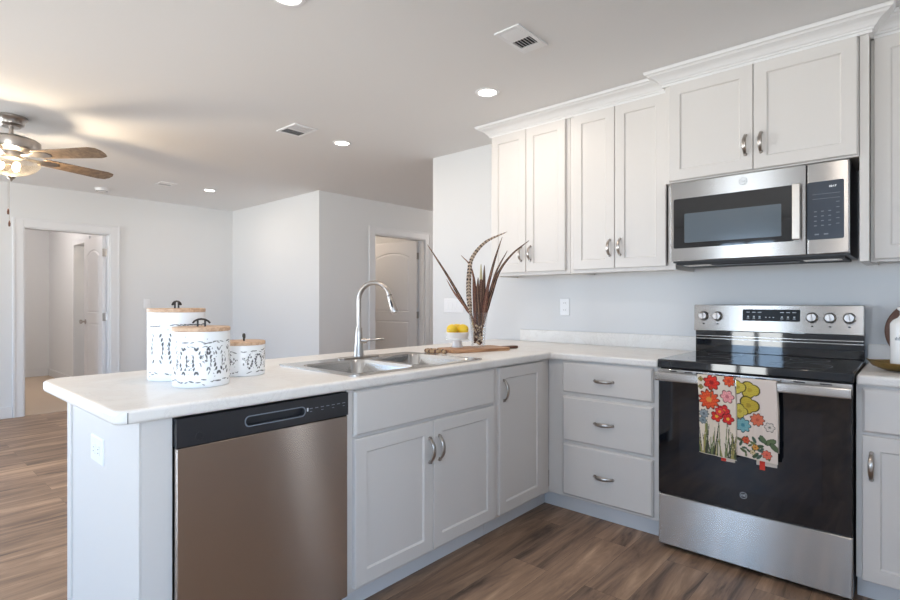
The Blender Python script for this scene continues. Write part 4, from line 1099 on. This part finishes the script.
def vent(x, y, rz, label, style, w=.30, h=.155):
    """local x along the long side; louvres seen through the frame openings"""
    r = E('ceiling_vent', (x, y, CEIL), rz=rz, label=label, cat='vent', group='ceiling air vents')
    m = MB(); a, b, e = w / 2, h / 2, .020
    xo0, xo1, xm = -a + e, (a - e if style else a - .052), (0 if style else -.008)
    for q in ((-a, a, -b, -b + e), (-a, a, b - e, b), (-a, xo0, -b + e, b - e), (xo1, a, -b + e, b - e), (xm - .004, xm + .004, -b + e, b - e)): m.box(q[0], q[1], q[2], q[3], -.007, -.0003)
    m.build('frame', M['whitep'], r, bevel=.002)
    B('backing', M['blackmat'], r, (xo0, xo1, -b + e, b - e, -.0015, -.0004))
    m = MB()
    def slat(cx_, cy_, lx, ly, ax_, ang):
        n0 = len(m.b.verts); m.box(-lx / 2, lx / 2, -ly / 2, ly / 2, -.0006, .0006); m.b.verts.ensure_lookup_table()
        T = Matrix.Translation((cx_, cy_, -.0055)) @ Matrix.Rotation(ang, 4, ax_)
        for v in m.b.verts[n0:]: v.co = T @ v.co
    if style == 0:
        for i in range(6): slat(xo0 + .008 + (xm - .012 - xo0 - .008) * i / 5, 0, .010, 2 * (b - e), 'Y', .5)
        for i in range(6): slat((xm + xo1) / 2 + .002, -b + e + .008 + (2 * b - 2 * e - .016) * i / 5, xo1 - xm - .004, .007, 'X', 1.0)
    else:
        for sx, an in ((-1, .35), (1, -.35)):
            for i in range(5):
                xx = xm + sx * (.014 + (a - e - .022) * i / 4); slat(xx, 0, .0085, 2 * (b - e), 'Y', an)
    m.build('louvre', M['whitep'], r)
vent(.213, -1.205, PI / 2, 'white ceiling vent nearest the camera above the cabinets', 0, .245, .135)
vent(-1.710, -1.180, 0, 'white ceiling vent beside the middle downlight', 1, .24, .19)
vent(-4.23, -1.14, 0, 'small white ceiling vent farthest away, left of the downlight', 1, .18, .16)
r = E('smoke_alarm', (-4.98, -1.52, CEIL), label='round white smoke alarm on the ceiling above the bedroom door', cat='smoke alarm')
m = MB(); m.lathe([(0, -.034), (.045, -.034), (.058, -.028), (.062, -.010), (.066, -.008), (.066, -.0003), (0, -.0003)], n=36); m.build('cover', M['whitep'], r, smooth=True)
m = MB(); m.lathe([(.050, -.0345), (.052, -.032), (.054, -.0316)], n=36); m.build('grille_ring', M['dimmark'], r)

# ------------------------------------------------------------------ CEILING FAN
fcx, fcy = -2.885, -2.585
r = E('ceiling_fan', (fcx, fcy, CEIL), label='brushed nickel five-blade ceiling fan with lit glass bowl light', cat='ceiling fan')
m = MB(); m.lathe([(0, -.0003), (.088, -.0003), (.088, -.014), (.074, -.030), (.068, -.052), (.054, -.062), (.050, -.068), (0, -.068)], n=48); m.build('canopy', M['nickel'], r, smooth=True)
m = MB(); m.lathe([(.0125, -.060), (.0125, -.125), (.020, -.125), (.020, -.140)], n=20); m.build('downrod', M['nickel'], r, smooth=True)
m = MB(); m.lathe([(0, -.128), (.030, -.128), (.090, -.132), (.140, -.146), (.158, -.160), (.160, -.205), (.154, -.222), (.120, -.232), (.08, -.236), (0, -.236)], n=56); m.build('motor_housing', M['nickel'], r, smooth=True)
m = MB(); m.lathe([(0, -.236), (.075, -.236), (.070, -.250), (.066, -.268), (.060, -.275), (0, -.275)], n=48); m.build('light_fitter', M['nickel'], r, smooth=True)
m = MB()
pf = [(.160, -.283)] + [(.160 * math.cos(a), -.288 - .100 * math.sin(a)) for a in [i * (PI / 2) / 14 for i in range(14)]] + [(.010, -.396)]
m.lathe(pf, n=56); bw = m.build('glass_bowl', M['bowl'], r, smooth=True); sd = bw.modifiers.new('s', 'SOLIDIFY'); sd.thickness = .003
m = MB()
for a in (.4, 2.5, 4.6): m.ball((.055 * math.cos(a), .055 * math.sin(a), -.325), .022, (1, 1, 1.25), 14, 10)
m.build('bulbs', M['bulb'], r, smooth=True)
m = MB(); m.lathe([(0, -.428), (.006, -.422), (.010, -.412), (.020, -.405), (.024, -.396), (0, -.394)], n=20); m.build('finial', M['nickel'], r, smooth=True)
for dx_, ln_, z2 in ((-.02, .0, -.60), (-.012, .0, -.68)):
    m = MB(); q = Vector((.746 * dx_, .666 * dx_, 0)); 
    m.tube([q + Vector((0, 0, -.40)), q + Vector((0, 0, z2))], .0012, n=6)
    m.build('pull_chain', M['nickel'], r)
    m = MB(); m.lathe([(0, z2 - .045), (.006, z2 - .042), (.007, z2 - .025), (.003, z2 - .008), (0, z2)], c=(q.x, q.y, 0), n=12); m.build('pull_knob', M['darkwood'], r, smooth=True)
tipA = Vector((-2.478 - fcx, -2.175 - fcy)); a0 = math.atan2(tipA.y, tipA.x)
lamp('fan_lamp', 'POINT', (fcx, fcy, CEIL - .355), 36, (1, .80, .56), .045)
FAN_A0 = math.radians(35.5)
for i in range(5):
    a = FAN_A0 + i * 2 * PI / 5
    T = Matrix.Rotation(a, 4, 'Z') @ Matrix.Translation((0, 0, -.255)) @ Matrix.Rotation(math.radians(-13), 4, 'X')
    m = MB(); w0, w1 = .052, .068
    pts = [(.18, -w0)] + [(.60, -w1)] + [(.645, -w1 * .8), (.66, -w1 * .3), (.66, w1 * .3), (.645, w1 * .8), (.60, w1), (.18, w0)]
    m.prism(pts, -.003, .003, M4=T); bl = m.build('blade', M['bladewood'], r, bevel=.0015)
    m = MB()
    m.prism([(.08, -.012), (.14, -.016), (.20, -.036), (.27, -.030), (.285, 0), (.27, .030), (.20, .036), (.14, .016), (.08, .012)], -.0075, -.0033, M4=T)
    m.build('blade_bracket', M['nickel'], r, bevel=.001)
# lamp in the bath beyond the hall door and in the bedroom
def flush(x, y, z, label, power, col=(1, .78, .58)):
    r = E('flush_light', (x, y, z), label=label, cat='ceiling light')
    m = MB(); m.lathe([(0, -.05), (.08, -.045), (.12, -.02), (.13, -.0003), (0, -.0003)], n=36); m.build('diffuser', M['lens'], r, smooth=True)
    lamp('flush_lamp', 'POINT', (x, y, z - .12), power, col, .08)
flush(-4.3, .95, CEIL, 'warm ceiling light in the room beyond the hall door', 9)
flush(-6.95, -.5, CEIL, 'warm ceiling light in the closet beyond the bedroom', 10)
flush(-7.2, -2.3, CEIL, 'warm ceiling light in the bedroom beyond the left doorway', 30, (1, .90, .84))
flush(-2.45, 2.9, CEIL, 'unseen ceiling light added to brighten the hall behind the kitchen wall', 22, (1, .90, .82))  # unseen fixture, added because the hall came out too dark
